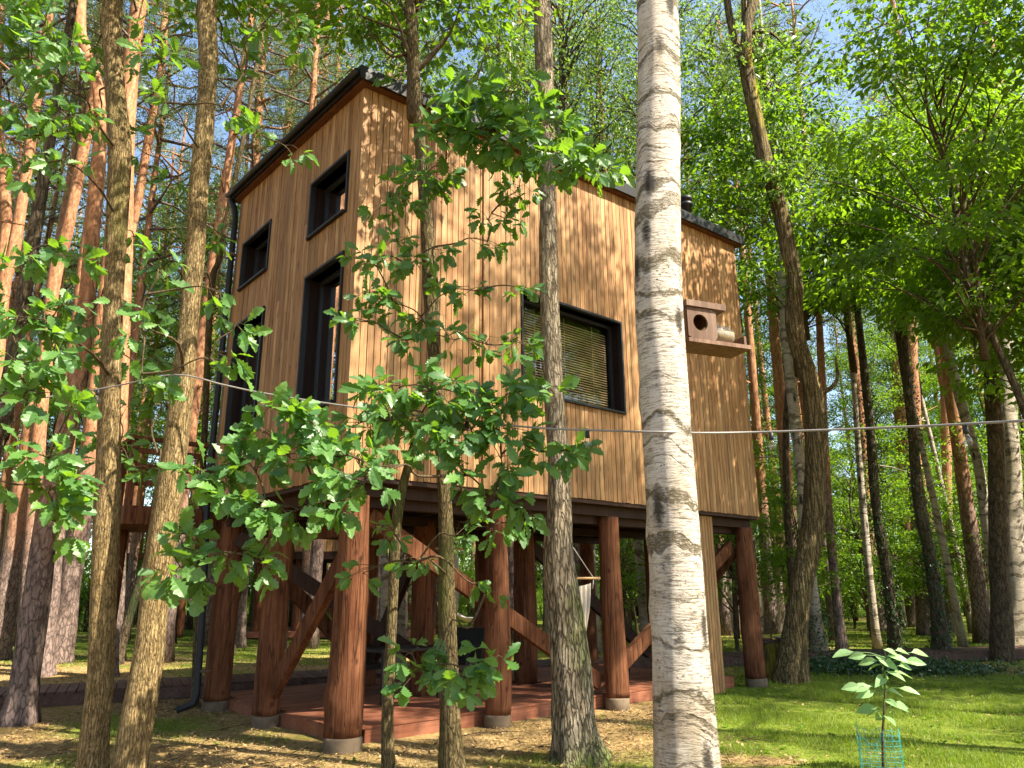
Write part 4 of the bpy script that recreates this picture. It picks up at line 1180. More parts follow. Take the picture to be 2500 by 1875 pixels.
for x, y, k in [(at(1430, 937, 22).x, 22, 0), (at(1545, 937, 24).x, 24, 1), (at(1690, 937, 20.5).x, 20.5, 0), (at(1620, 937, 27).x, 27, 1), (at(1330, 937, 25).x, 25, 1), (at(1790, 937, 26).x, 26, 0)]:
    if free(x, y, 1.0): plant('birch_tree', x, y, BT_B[k], CI[k], 0.5, 1.4, 'tall birch with hanging twigs', 'birches above the roof', 1.15)
for x, y in [(at(1240, 937, 27).x, 27), (at(1400, 937, 31).x, 31), (at(1500, 937, 34).x, 34), (at(900, 937, 30).x, 30), (at(1050, 937, 33).x, 33), (at(1600, 937, 38).x, 38)]:
    if free(x, y, 1.0): plant('pine_tree', x, y, BT_P[int(y) % 4], CP[int(y) % 3], 0.6, 1.25, 'tall pine showing above the roof,', 'pines above the roof', 1.2)
scatter('p', 12, 22, 33, 'L', lambda x, y: plant('pine_tree', x, y, rb.choice(BT_P), rb.choice(CP), 0.5, rb.uniform(0.85, 1.05), 'pine with a dense green crown', LP, 1.45), 1.0)
scatter('p', 30, 32, 62, 'L', lambda x, y: plant('pine_tree', x, y, rb.choice(BT_P), rb.choice(CP), 0.46, rb.uniform(0.9, 1.15), 'pine with a low yellowish crown', LP, 1.25), 1.0)
scatter('p', 34, 19, 62, 'L', f_p('tall orange stemmed pine'), 1.3)
scatter('p', 30, 24, 62, 'M', f_p('tall pine'), 1.3)
scatter('p', 30, 22, 62, 'R', f_p('tall pine'), 1.3)
scatter('b', 5, 17, 30, 'M', f_b('slender birch with hanging twigs'), 1.4)
scatter('b', 9, 20, 45, 'R', f_b('slender birch with hanging twigs'), 1.4)
scatter('d', 13, 27, 50, 'L', f_d('broadleaf tree'), 1.6)
scatter('d', 16, 24, 55, 'R', f_d('broadleaf tree'), 1.6)
scatter('d', 10, 28, 55, 'M', f_d('broadleaf tree'), 1.6)
scatter('u', 36, 28, 58, 'L', f_u('young leafy tree'), 1.2)
scatter('u', 64, 21, 58, 'R', f_u('young leafy tree'), 1.0)
scatter('u', 22, 34, 60, 'M', f_u('young leafy tree'), 1.2)
scatter('s', 44, 34, 60, 'L', f_s('low leafy bush'), 0.9)
scatter('s', 34, 34, 62, 'R', f_s('low leafy bush'), 0.9)
scatter('s', 24, 40, 62, 'M', f_s('low leafy bush'), 0.9)
# far wood that closes the view
def far_wood():
    mb = MB(); r = np.random.RandomState(77)
    n_ = 46000
    a = r.uniform(-0.9, 0.9, n_); d = r.uniform(62, 78, n_)
    h = r.rand(n_) ** 1.1 * (9 + 3 * np.sin(a * 17) + 2 * np.sin(a * 41))
    P = np.stack([np.sin(a) * d, np.cos(a) * d, h], 1)
    bake_leaves(mb, P, r.normal(size=P.shape) + [0, 0, -0.3], r.normal(size=P.shape) * 0.6 + [0, -0.2, 1], 0.5 * r.uniform(0.5, 1.3, n_), SMALL, 0, r.rand(n_) * 0.95)
    tag(mb.build('far_wood', MAT['leaf']), 'distant leafy wood edge closing the view between the trunks', 'wood', kind='stuff')
far_wood()
# near canopy on the right (its stems stand beyond the right edge)
for k, (x, y, s, z, x0, y0) in enumerate([(8.8, 13.2, 1.05, 6.4, 9.5, 13.0), (12.7, 16.5, 1.15, 5.6, 13.2, 16.3), (8.2, 19.5, 1.1, 9.0, 7.4, 20.5), (12.6, 14.0, 1.0, 4.6, 13.0, 13.2)]):
    taken.append((x0, y0, 1.0))
    t = empty('linden_tree', (x0, y0, 0), 0.0); tag(t, ['bright leafy crown hanging into the top right corner', 'dense dark green crown at the right picture edge', 'leafy crown right of the crooked trunk, behind the top right leaves', 'leafy crown just outside the right picture edge'][k], 'tree', 'leafy crowns at the upper right')
    dx, dy = x - x0, y - y0
    mb = MB(); tp_ = catmull([(0, 0, -0.1), (dx * 0.05, dy * 0.05, z * 0.35), (dx * 0.35, dy * 0.35, z * 0.75), (dx, dy, z + 0.9), (dx * 1.05, dy * 1.05, z + 3)], 30); mb.tube(tp_, np.linspace(0.11, 0.04, 30), 12, 0, bark_lump(300 + k, 0.05, 0.3))
    mb.build('trunk', MAT['darkbark'], t)
    c = link('crown', CN[k % 2], t, (dx, dy, z)); c.scale = (s,) * 3; c.rotation_euler = (0, 0, k * 2.1)
# trees of the same wood beside and behind the viewer: they dapple the sunlight
LEFTOUT = [(-9.5, 10.5), (-11.5, 13.5), (-13, 9.0), (-15.5, 13), (-12.5, 6.5), (-17, 10), (-9, 7.0), (-18.5, 15), (-15, 16.5), (-20, 12)]
for k, (x, y) in enumerate(LEFTOUT):
    plant('pine_tree', x, y, BT_P[k % 4], CP[k % 3], 0.62, 1.0, 'pine beyond the left picture edge, mirrored in the house windows', 'pines beyond the left edge')
for k, (x, y) in enumerate([(-19, 9), (-21, 14), (-17.5, 18), (-23, 11)]):
    plant('young_tree', x, y, BT_U[k % 3], CU[k % 3], 0.25, 1.2, 'young leafy tree beyond the left picture edge', 'young trees beyond the left edge')
RIGHTOUT = [(15.5, 12.2), (18, 14.0), (21, 11.6), (24, 13.5), (21.5, 8.6), (27, 11), (18.5, 15.2), (30, 15), (25, 17.5)]
for k, (x, y) in enumerate(RIGHTOUT):
    plant('broadleaf_tree', x, y, BT_D[k % 3], [(CB[k % 3], 0), (CB[(k + 1) % 3], -9)], 0.62, 1.0, 'broadleaf tree beyond the right picture edge, mirrored in the house window', 'trees beyond the right edge')
for k, (x, y) in enumerate([(-14, 11), (-16, 14.3), (-18.5, 12.2), (-19, 16.6), (-13.5, 7.8), (-22, 13)]):
    plant('broadleaf_tree', x, y, BT_D[k % 3], [(CB[k % 3], 0), (CB[(k + 1) % 3], -9)], 0.6, 0.95, 'broadleaf tree beyond the left picture edge, mirrored in the house windows', 'broadleaf trees beyond the left edge')
SHADE = [(14.5, -4.0, 0.6), (6.4, 5.0, 0.62), (9.6, 7.0, 0.74), (10.5, -1.5, 0.6), (13.0, 4.5, 0.6), (8.0, -6.0, 0.6), (3.5, -4.5, 0.6), (15.5, 0.0, 0.6), (12.0, 8.5, 0.62), (16.0, 9.0, 0.6), (-6.5, 1.5, 0.6), (-3.0, -6.0, 0.6), (18.0, 4.0, 0.6), (-11, 4, .6)]
for k, (x, y, cz) in enumerate(SHADE):
    if k % 3 == 1: plant('pine_tree', x, y, BT_P[k % 4], CP[k % 3], cz, 1.0, 'pine standing beside the viewer outside the picture', 'trees around the viewer')
    else: plant('broadleaf_tree', x, y, BT_D[k % 3], [(CB[k % 3], 0)], cz, 1.0, 'broadleaf tree standing beside the viewer outside the picture', 'trees around the viewer')

# ------------------------------------------------------------------ leaf sprays on the near trees
class Spray:
    def __init__(s, root, path, leafmat, tpl, size, seed, single=300, dens=1.7, big=1.25):
        s.dens, s.big = dens, big
        s.root, s.base = root, Vector(root.location)
        s.nodes = [np.array(tuple(p)) for p in path if p.z > 0.5]
        s.r = np.random.RandomState(seed)
        s.P, s.D, s.N, s.S, s.T = [], [], [], [], []
        s.mat, s.tpl, s.size, s.single = leafmat, tpl, size, single
        s.cl = []

    def cluster(s, px, py, rx, ry, y, tips=None, size=None):
        s.cl.append((px, py, rx, ry, y, tips, size))

    def grow(s):
        trunk = np.array(s.nodes); ntr = len(trunk)
        nodes = list(trunk)
        Cw = [np.array(tuple(at(c[0], c[1], c[4]))) for c in s.cl]
        order = sorted(range(len(Cw)), key=lambda i: np.min(np.linalg.norm(trunk - Cw[i], axis=1)))
        r = s.r
        for i in order:
            px, py, rx, ry, y, tips, size = s.cl[i]; C = Cw[i]
            A = np.array(nodes); dv = C - A
            cost = np.linalg.norm(dv, axis=1) + np.where(dv[:, 2] < 0, -dv[:, 2] * 0.8, 0) + np.where(np.arange(len(A)) < ntr, 0.1, 0)
            a = A[int(np.argmin(cost))]
            L = np.linalg.norm(C - a)
            sagv = np.array([0, 0, 0.10 * L]); jit = r.normal(size=3) * 0.06 * L
            bp_ = catmull([a, a * 0.65 + C * 0.35 + sagv + jit, a * 0.3 + C * 0.7 + sagv * 0.8 - jit * 0.5, C], 10)
            w0 = min(0.03, 0.007 + 0.008 * L)
            s.br = MB(); s.br.tube(bp_ - np.array(s.base), np.linspace(w0, 0.004, 10), 6, 0, None, False)
            nodes.append(C)
            if L > 0.5: nodes += [bp_[4], bp_[7]]
            sc = fdepth(C) / F
            nt = int((tips or max(2, rx * ry / 560.0)) * s.dens)
            sz0 = (size or s.size) * s.big
            for j in range(nt):
                ang = r.uniform(0, 6.28); q = math.sqrt(r.rand())
                off = np.array(RIGHT) * (rx * sc * q * math.cos(ang)) + np.array(UP) * (ry * sc * q * math.sin(ang)) + np.array(FWD) * r.normal() * 0.5 * rx * sc
                tip = C + off
                st = bp_[r.randint(6, 10)]
                m = (st + tip) / 2 + np.array([0, 0, 0.03]) + r.normal(size=3) * 0.02
                s.br.tube(np.array([st, m, tip]) - np.array(s.base), [0.0045, 0.003, 0.002], 4, 0, None, False)
                k = r.randint(4, 8)
                out = unit(tip - st + r.normal(size=3) * 0.02)
                th = np.arange(k) * 2.4 + r.uniform(0, 6.28)
                e1 = unit(np.cross(out, [0.1, 0.2, 1])); e2 = np.cross(out, e1)
                D = out * 0.75 + np.cos(th)[:, None] * e1 + np.sin(th)[:, None] * e2 * 0.6 + np.array([0, 0, -0.30]) + r.normal(size=(k, 3)) * 0.2
                tocam = unit(np.array(tuple(CAM)) - tip)
                N = np.array([0, 0, 0.8]) + tocam * 0.75 + r.normal(size=(k, 3)) * 0.45
                s.P.append(tip - unit(D) * 0.0 + r.normal(size=(k, 3)) * 0.012); s.D.append(D); s.N.append(N)
                s.S.append(sz0 * r.uniform(0.55, 1.15, k)); s.T.append(np.clip(r.rand() * 0.5 + r.rand(k) * 0.5, 0, 0.985))
            s.br.build('branch', MAT['twig'], s.root)
        P, D, N, S, T = map(np.concatenate, (s.P, s.D, s.N, s.S, s.T))
        dep = (P - np.array(tuple(CAM))) @ np.array(tuple(FWD))
        show = S / dep
        idx = np.argsort(-show)
        one, rest = idx[:s.single], idx[s.single:]
        if len(rest):
            mb = MB(); 
            tpls = OAKV if s.tpl is OAK else [s.tpl]
            for q, tp in enumerate(tpls):
                kk = rest[q::len(tpls)]
                if len(kk): bake_leaves(mb, P[kk] - np.array(s.base), D[kk], N[kk], S[kk], tp, 0, T[kk])
            tag(mb.build('foliage', MAT[s.mat], s.root), kind='stuff')
        if len(one):
            lms = []
            for v in range(5):
                m = MB(); tv, tf = OAKV[v]
                tv2 = tv.copy(); tv2[:, 2] += 0.05 * np.sin(tv[:, 0] * 5 + v) + 0.04 * np.sin(tv[:, 1] * 9 + v * 2); m.add(tv2, [tf], 0, False, np.full(len(tv), 0.15 + 0.17 * v)); lms.append(m.mesh('leaf', MAT[s.mat]))
            for q, i in enumerate(one):
                d = unit(D[i]); n_ = unit(N[i] - d * (N[i] @ d)); b = np.cross(n_, d)
                o = link('leaf', lms[q % 5], s.root)
                Mx = Matrix(((d[0], b[0], n_[0], P[i][0] - s.base.x), (d[1], b[1], n_[1], P[i][1] - s.base.y), (d[2], b[2], n_[2], P[i][2] - s.base.z), (0, 0, 0, 1)))
                o.matrix_local = Mx @ Matrix.Scale(S[i], 4)
        return len(P)


S1 = Spray(oak, op, 'oakleaf', OAK, 0.16, 401, 300, 2.1, 1.12)
# top: bright sprays over the roof edge, and dark maple-like sprays above
for c in [(1150, 255, 95, 50), (1265, 225, 90, 55), (1330, 300, 60, 50), (1205, 320, 115, 50), (1375, 395, 70, 40), (1455, 418, 60, 36), (1262, 362, 90, 40), (1095, 330, 60, 40)]: S1.cluster(*c, 6.6, tips=c[2] * c[3] / 420.0, size=0.185)
for c in [(1105, 60, 80, 60), (1195, 110, 70, 70), (1050, 120, 45, 60), (900, 55, 70, 36), (962, 130, 40, 36), (1165, 195, 80, 40), (1075, 262, 60, 28), (880, 95, 40, 30), (1150, 20, 90, 40), (930, 165, 30, 30)]: S1.cluster(*c, 8.2, size=0.13)
for c in [(1040, 425, 70, 50), (1088, 398, 50, 40), (962, 500, 70, 30), (947, 478, 40, 40), (1000, 440, 50, 40), (1200, 520, 50, 35), (1258, 470, 50, 22), (1236, 540, 50, 25), (1190, 590, 34, 26), (966, 580, 50, 22), (1062, 602, 60, 30), (868, 632, 50, 18), (1000, 650, 40, 24), (1270, 455, 40, 30)]: S1.cluster(*c, 7.2, size=0.145)
for c in [(912, 645, 60, 26), (896, 720, 60, 26), (880, 785, 60, 30), (1031, 780, 60, 30), (1090, 715, 50, 26), (1160, 710, 60, 22), (1280, 705, 44, 18), (1108, 830, 50, 30), (1186, 840, 50, 30), (1290, 848, 50, 34), (960, 740, 60, 30), (990, 830, 50, 25)]: S1.cluster(*c, 6.9, size=0.15)
for c in [(1050, 950, 80, 50), (973, 945, 70, 50), (1128, 965, 70, 50), (1186, 1005, 60, 46), (1031, 1006, 80, 40), (954, 1025, 70, 40), (916, 965, 60, 40), (858, 1044, 60, 36), (1243, 1044, 60, 40), (1224, 1110, 50, 40), (1348, 1102, 50, 28), (1402, 1106, 40, 22), (1224, 1152, 40, 30), (1136, 1160, 40, 34), (1205, 1225, 50, 28), (1282, 1240, 60, 36), (1318, 950, 60, 36), (1090, 1060, 60, 30), (1150, 1050, 60, 36), (1260, 960, 50, 30)]: S1.cluster(*c, 6.3, tips=max(3, c[2] * c[3] / 720.0), size=0.165)
for c in [(877, 1122, 60, 40), (890, 1178, 60, 46), (800, 1120, 50, 40), (760, 1165, 44, 30), (700, 1110, 60, 36), (780, 1060, 50, 30), (640, 1055, 44, 26), (720, 1015, 50, 24), (680, 1000, 50, 18), (620, 1140, 60, 36), (540, 1150, 50, 30), (470, 1160, 50, 26), (565, 1208, 44, 30), (650, 1235, 50, 30), (705, 1255, 36, 36), (820, 1230, 50, 30)]: S1.cluster(*c, 5.6, tips=max(3, c[2] * c[3] / 720.0), size=0.165)
for c in [(442, 1320, 36, 22), (420, 1395, 44, 40), (480, 1385, 44, 40), (570, 1350, 36, 30), (625, 1372, 36, 30)]: S1.cluster(*c, 5.6, tips=2, size=0.19)
for c in [(950, 1300, 50, 30), (885, 1400, 40, 26), (1010, 1375, 40, 24), (1150, 1290, 50, 26), (1200, 1290, 40, 26), (1190, 1440, 40, 20), (1250, 1275, 40, 26)]: S1.cluster(*c, 7.0, size=0.13)
for c in [(1000, 1592, 40, 34), (1060, 1620, 50, 36), (1130, 1635, 60, 36), (1210, 1608, 56, 26), (1025, 1640, 40, 26)]: S1.cluster(*c, 6.6, size=0.165)
S1.grow()
def ydep(c, y):
    xs = (np.interp(c[1], [0, 350, 720, 1200, 1875], [272, 290, 278, 262, 230]), np.interp(c[1], [0, 450, 870, 1250, 1875], [506, 487, 452, 408, 318]))
    return 8.5 if min(abs(c[0] - x) for x in xs) < c[2] + 30 else y


S2 = Spray(lo1, l1, 'oakleaf', OAK, 0.16, 402, 300, 1.25, 1.3)
for c in [(160, 630, 50, 30), (216, 650, 40, 40), (58, 735, 50, 30), (154, 747, 60, 36), (224, 760, 40, 50), (40, 790, 50, 40), (115, 782, 50, 36), (212, 800, 50, 40), (96, 890, 60, 40), (38, 898, 50, 40), (135, 850, 60, 40), (208, 920, 50, 40), (104, 960, 50, 40), (166, 1017, 40, 50), (216, 1102, 50, 34), (251, 1083, 44, 30), (116, 1122, 50, 40), (58, 1106, 50, 40), (154, 1180, 50, 44), (193, 1185, 50, 40), (116, 1200, 50, 44), (127, 1270, 44, 40), (251, 1160, 40, 40), (20, 1180, 40, 30), (50, 640, 60, 24), (100, 600, 40, 30), (180, 1290, 30, 30), (300, 1400, 34, 30), (60, 960, 50, 30)]: S2.cluster(*c, ydep(c, 6.0), size=0.155)
for c in [(30, 30, 90, 60), (110, 60, 80, 60), (70, 140, 80, 60), (150, 200, 60, 70), (40, 240, 60, 60), (170, 270, 60, 50), (30, 340, 60, 50), (100, 330, 60, 40), (220, 300, 50, 40), (60, 420, 40, 30), (150, 390, 50, 30), (230, 120, 40, 40), (20, 150, 50, 60)]: S2.cluster(*c, ydep(c, 6.5), size=0.155)
S2.grow()
S3 = Spray(lo2, l2, 'oakleaf', OAK, 0.16, 403, 300, 1.25, 1.3)
for c in [(347, 650, 50, 30), (386, 655, 50, 34), (347, 735, 50, 36), (347, 794, 40, 44), (270, 863, 40, 36), (328, 882, 50, 36), (393, 885, 40, 36), (386, 975, 50, 40), (347, 948, 40, 40), (290, 1090, 44, 34), (328, 1140, 50, 34), (366, 1148, 44, 30), (463, 794, 40, 24), (540, 755, 50, 40), (579, 790, 44, 26), (552, 892, 40, 34), (540, 716, 44, 26), (300, 1010, 40, 30), (420, 700, 30, 40)]: S3.cluster(*c, ydep(c, 6.0), size=0.155)
for c in [(330, 130, 50, 50), (395, 150, 50, 40), (350, 60, 40, 40), (400, 250, 50, 34), (418, 435, 40, 16), (335, 360, 34, 40), (714, 378, 40, 30), (494, 498, 30, 18), (501, 545, 30, 40), (545, 575, 40, 40), (571, 278, 40, 36), (560, 150, 50, 50), (714, 58, 50, 40), (735, 92, 34, 34), (580, 46, 50, 34), (694, 12, 50, 24), (440, 40, 44, 24), (640, 60, 40, 30), (310, 560, 34, 30), (640, 330, 30, 20), (470, 90, 30, 30)]: S3.cluster(*c, ydep(c, 6.6), size=0.155)
S3.grow()
S4 = Spray(crook, cp_, 'birchleaf', OVATE, 0.14, 404, 0, 1.0, 1.0)
for c in [(1815, 130, 90, 60), (1760, 120, 80, 40), (1900, 60, 80, 50), (1920, 430, 50, 40), (1885, 460, 40, 30), (1700, 140, 50, 30), (1960, 120, 50, 40)]: S4.cluster(*c, 14.6, tips=26, size=0.14)
S4.grow()
S5 = Spray(stem, sp_, 'oakleaf', OAK, 0.15, 405, 60)
for c in [(1000, 1060, 60, 30), (1040, 1085, 50, 30), (960, 1090, 40, 26)]: S5.cluster(*c, 7.3, size=0.15)
S5.grow()

# ------------------------------------------------------------------ sapling with turquoise guard
sb = G(2156, 1893)
sap = empty('young_sapling', (sb.x, sb.y, 0)); tag(sap, 'tiny light green sapling on the lawn inside a turquoise mesh guard', 'sapling')
spts = [Vector((0, 0, -0.03))] + [at(px, py, sb.y) - sb for px, py in ((2155, 1800), (2158, 1740), (2160, 1680), (2158, 1630), (2166, 1600))]
mb = MB(); sp2 = catmull(spts, 24); mb.tube(sp2, np.linspace(0.014, 0.004, 24), 8); mb.build('stem', MAT['twig'], sap)
LV = [(1060, 930), (1150, 950), (1210, 985), (1260, 1010), (1380, 930), (1440, 920), (1550, 930), (1420, 965), (1520, 985), (1460, 1015), (1330, 1060), (1390, 1065), (1440, 1060), (1110, 1145), (1170, 1150), (1220, 1140), (1200, 1190), (1260, 1130), (1400, 1180), (1480, 1165), (1360, 1240), (1430, 1265), (1450, 1290), (1200, 1285), (1240, 1310), (1290, 1335), (1355, 1350), (1300, 1100), (1340, 990), (1320, 1130)]
lm = MB(); lm.add(OVATE[0], [OVATE[1]]); lm = lm.mesh('leaf', MAT['saplingleaf'])
tw = MB()
for i, (zx, zy) in enumerate(LV):
    px, py = 1650 + zx / 2.592, 1235 + zy / 2.592
    p = np.array(tuple(at(px, py, sb.y + R.uniform(-0.12, 0.12)) - sb))
    k = sp2[int(np.argmin(np.abs(sp2[:, 2] - (p[2] - 0.05))))]
    out = p - k; out[2] *= 0.3; d = unit(out + np.array([0, 0, -0.04])); n_ = unit(np.array([0.2, -0.7, 0.75]) + R.normal(size=3) * 0.2); n_ = unit(n_ - d * (n_ @ d)); b = np.cross(n_, d)
    sz = 0.215 * R.uniform(0.75, 1.1); q = p - d * sz * 0.5
    o = link('leaf', lm, sap); o.matrix_local = Matrix(((d[0], b[0], n_[0], q[0]), (d[1], b[1], n_[1], q[1]), (d[2], b[2], n_[2], q[2]), (0, 0, 0, 1))) @ Matrix.Scale(sz, 4)
    tw.tube([k, (k + q) / 2 + [0, 0, 0.02], q], [0.003, 0.0025, 0.002], 4, 0, None, False)
tw.build('twigs', MAT['saplingleaf'], sap)
gd = MB(); rg = 0.20; nv = 18; hg = 0.42
rim = lambda a: hg - 0.10 * (0.5 + 0.5 * math.sin(a * 2 + 0.6)) - 0.05 * math.sin(a * 5)
for i in range(nv):
    a = i / nv * 6.283; w = 0.02 * math.sin(a * 4)
    gd.tube([((rg + w) * math.cos(a), (rg + w) * math.sin(a), z) for z in np.linspace(-0.02, rim(a), 6)], 0.002, 4)
for z in np.linspace(0.06, hg, 9):
    ring = []
    for j in range(37):
        a = j / 36 * 6.283
        ring.append(((rg + 0.02 * math.sin(a * 4)) * math.cos(a), (rg + 0.02 * math.sin(a * 4)) * math.sin(a), min(z, rim(a))))
    gd.tube(ring, 0.0016, 4, cap=False)
tag(gd.build('plant_guard', MAT['turq'], None, (sb.x, sb.y, 0)), 'turquoise plastic mesh guard around the little sapling on the lawn', 'plant guard')

# ------------------------------------------------------------------ feeder on the birch
fy = 5.75
fo = at(1683, 832, fy); az = math.radians(90 - 68)
fd = empty('animal_feeder', fo, az); tag(fd, 'brown wooden feeder box with a round hole on the right side of the birch', 'feeder')
u = fdepth(fo) / F
MB().box((0, 0, 0.0), (188 * u, 0.28, 0.034)).build('tray', MAT['feeder'], fd)
PH, PW = 80 * u, 86 * u
pn = MB(); nn = 32
cx, cz, cr = 38 * u, 42 * u, 21.5 * u
ring, sq = [], []
for j in range(nn):
    a = j / nn * 6.283; ca, sa = math.cos(a), math.sin(a)
    ring.append((cx + cr * ca, cz + cr * sa))
    kx = ((PW - cx) if ca > 0 else cx) / max(abs(ca), 1e-6); kz = ((PH - cz) if sa > 0 else cz) / max(abs(sa), 1e-6); k = min(kx, kz)
    sq.append((cx + k * ca, cz + k * sa))
V = [(x, y_, z) for y_ in (0.002, 0.022) for (x, z) in ring + sq]
j = np.arange(nn); j2 = (j + 1) % nn; o2 = 2 * nn
pn.add(V, [np.stack([j, nn + j, nn + j2, j2], 1), np.stack([o2 + j, o2 + j2, o2 + nn + j2, o2 + nn + j], 1), np.stack([j, j2, o2 + j2, o2 + j], 1), np.stack([nn + j, o2 + nn + j, o2 + nn + j2, nn + j2], 1)])
pn.build('front_panel', MAT['feeder'], fd, (0, 0, 0.036))
MB().box((-0.012, -0.02, PH + 0.039), (114 * u, 0.27, PH + 0.092)).build('lid', MAT['feeder'], fd)
MB().box((0.001, 0.024, 0.036), (0.019, 0.255, PH + 0.036)).build('side_panel', MAT['feeder'], fd)
MB().box((PW - 0.02, 0.024, 0.20), (PW - 0.002, 0.255, PH + 0.036)).build('side_panel', MAT['feeder'], fd)
MB().box((0.021, 0.24, 0.036), (PW + 0.02, 0.256, PH + 0.036)).build('back_panel', MAT['feeder'], fd)
MB().box((188 * u - 0.03, 0.05, 0.036), (188 * u - 0.006, 0.25, 0.13)).build('end_stop', MAT['feeder'], fd)
MB().box((-0.062, 0.05, -0.26), (-0.006, 0.20, 0.47)).build('mounting_board', MAT['feeder'], fd)
jar = MB()
prof = [(0.0, 0.30), (0.075, 0.298), (0.108, 0.27), (0.122, 0.22), (0.122, 0.08), (0.10, 0.03), (0.08, 0.0), (0.08, -0.03)]
jar.lathe([(r_, z_) for r_, z_ in prof], 28)
jl = (fo + Matrix.Rotation(az, 3, 'Z') @ Vector((PW - 0.005, 0.13, 0.036 + 0.095)))
jo = jar.build('glass_jar', MAT['jarglass'], None, jl); jo.scale = (0.76, 0.76, 0.86); jo.rotation_euler = (0, math.radians(90), az); tag(jo, 'clear glass jar lying on its side on the feeder tray', 'jar')
sd = MB(); th = np.linspace(0, 6.283, 29)[:-1]
sd.lathe([(0, 0.285), (0.07, 0.284), (0.108, 0.255), (0.116, 0.22), (0.116, 0.08), (0.095, 0.035), (0, 0.03)], 28)
for V in sd.V: V[:, 0] = np.where(V[:, 0] < -0.03, -0.03 + 0.02 * np.sin(V[:, 2] * 30), V[:, 0])
sd_o = sd.build('seed_filling', MAT['seed'], jo)

# ------------------------------------------------------------------ string of lights
CB_PTS = [(-40, 992, 7.6), (0, 983, 7.5), (165, 963, 7.5), (285, 942, 7.45), (428, 915, 7.18), (548, 940, 7.1), (644, 960, 7.0), (849, 992, 6.7), (1100, 1024, 6.4), (1320, 1045, 6.1), (1500, 1052, 5.75), (1568, 1054, 5.45), (1640, 1055, 5.40), (1720, 1057, 5.6), (1850, 1055, 5.7), (2060, 1048, 5.4), (2280, 1039, 4.9), (2500, 1027, 4.4), (2600, 1020, 4.2)]
ls = empty('string_lights', at(428, 915, 7.18)); tag(ls, 'grey cable with clear bulbs strung across the picture from trunk to trunk', 'light string')
W_ = [at(*q) for q in CB_PTS]
mb = MB(); cpth = catmull([w - ls.location for w in W_], 150); mb.tube(cpth, 0.0085, 7); mb.build('cable', MAT['cable'], ls)
gb = glassmat('bulb_glass', 0.03, (0.95, 0.95, 0.93))
for px, py, yy in [(1434, 1050, 5.87), (644, 960, 7.0), (1882, 1054, 5.66), (2355, 1035, 4.73), (1140, 1028, 6.35), (240, 950, 7.47)]:
    p = at(px, py, yy) - ls.location
    b = MB(); b.lathe([(0, -0.005), (0.017, -0.008), (0.019, -0.06), (0.015, -0.065), (0, -0.066)], 14, 0, tuple(p)); sk = b.build('socket', MAT['black'], ls)
    b = MB(); b.lathe([(0.012, -0.066), (0.016, -0.075), (0.03, -0.10), (0.031, -0.12), (0.022, -0.14), (0, -0.147)], 16, 0, tuple(p)); b.build('bulb', gb, sk)

# ------------------------------------------------------------------ stump table by the crooked trunk
sg = G(1893, 1655)
sy = sg.y - 0.3
st = empty('stump_table', (at(1893, 1650, sy).x, sy, 0)); tag(st, 'old tree stump with a plank on top against the crooked trunk', 'stump table')
zt_ = at(1890, 1562, sy).z
mb = MB(); zz = np.linspace(-0.05, zt_ - 0.05, 14); mb.tube(np.stack([0 * zz, 0 * zz, zz], 1), np.linspace(0.34, 0.27, 14), 26, 0, bark_lump(400, 0.07, 0.3, 0.15)); mb.build('stump', MAT['robiniabark'], st)
for i in range(2): MB().box((-0.42, -0.24 + i * 0.24, zt_ - 0.048), (0.34, -0.01 + i * 0.24, zt_)).build('plank', MAT['walk'], st)
lt = MB(); lz = zt_ + 0.002
for i in range(14):
    a = i / 14 * 6.283; lt.tube([(0.12 * math.cos(a), 0.12 * math.sin(a), 0.0), (0.13 * math.cos(a), 0.13 * math.sin(a), 0.25), (0.06 * math.cos(a), 0.06 * math.sin(a), 0.42), (0, 0, 0.46)], 0.005, 4)
for z in (0.02, 0.12, 0.25, 0.34): lt.tube([(np.interp(z, [0, .25, .42], [.12, .13, .06]) * math.cos(a), np.interp(z, [0, .25, .42], [.12, .13, .06]) * math.sin(a), z) for a in np.linspace(0, 6.283, 21)], 0.005, 4, cap=False)
tag(lt.build('wire_basket', MAT['concrete'], None, (st.location.x - 0.12, sy, lz)), 'pale wire basket standing on the plank of the stump', 'basket')
dm = MB(); dm.lathe([(0, 0.01), (0.1, 0.012), (0.16, 0.05), (0.165, 0.055), (0.10, 0.03), (0, 0.028)], 20)
tag(dm.build('dish', MAT['rope'], None, (st.location.x + 0.17, sy - 0.06, lz)), 'shallow grey dish on the plank of the stump', 'dish')

# ------------------------------------------------------------------ things farther back
# second tree house
hy = 30.5
x0, x1 = at(608, 1345, hy).x, at(1040, 1345, hy).x
zb2 = at(700, 1347, hy).z
h2 = empty('far_tree_house', ((x0 + x1) / 2, hy, 0)); tag(h2, 'second timber tree house on posts seen small beneath the near one', 'tree house')
hw = (x1 - x0) / 2
wl = MB().box((-hw, 0.03, zb2), (hw, 4.5, zb2 + 4.4)).build('wall', MAT['clad'], h2)
for i in range(int(hw * 2 / 0.12)):
    MB().box((0, 0, 0), (0.105, 0.03, 4.4)).build('board', MAT['clad'], wl, (-hw + i * 0.12, 0.0, zb2))
MB().box((-hw - 0.3, -0.3, zb2 + 4.4), (hw + 0.3, 4.8, zb2 + 4.7)).build('roof', MAT['roof'], h2)
MB().box((-hw, 0.0, zb2 - 0.3), (hw, 4.4, zb2 - 0.02)).build('floor_frame', MAT['darkbeam'], h2)
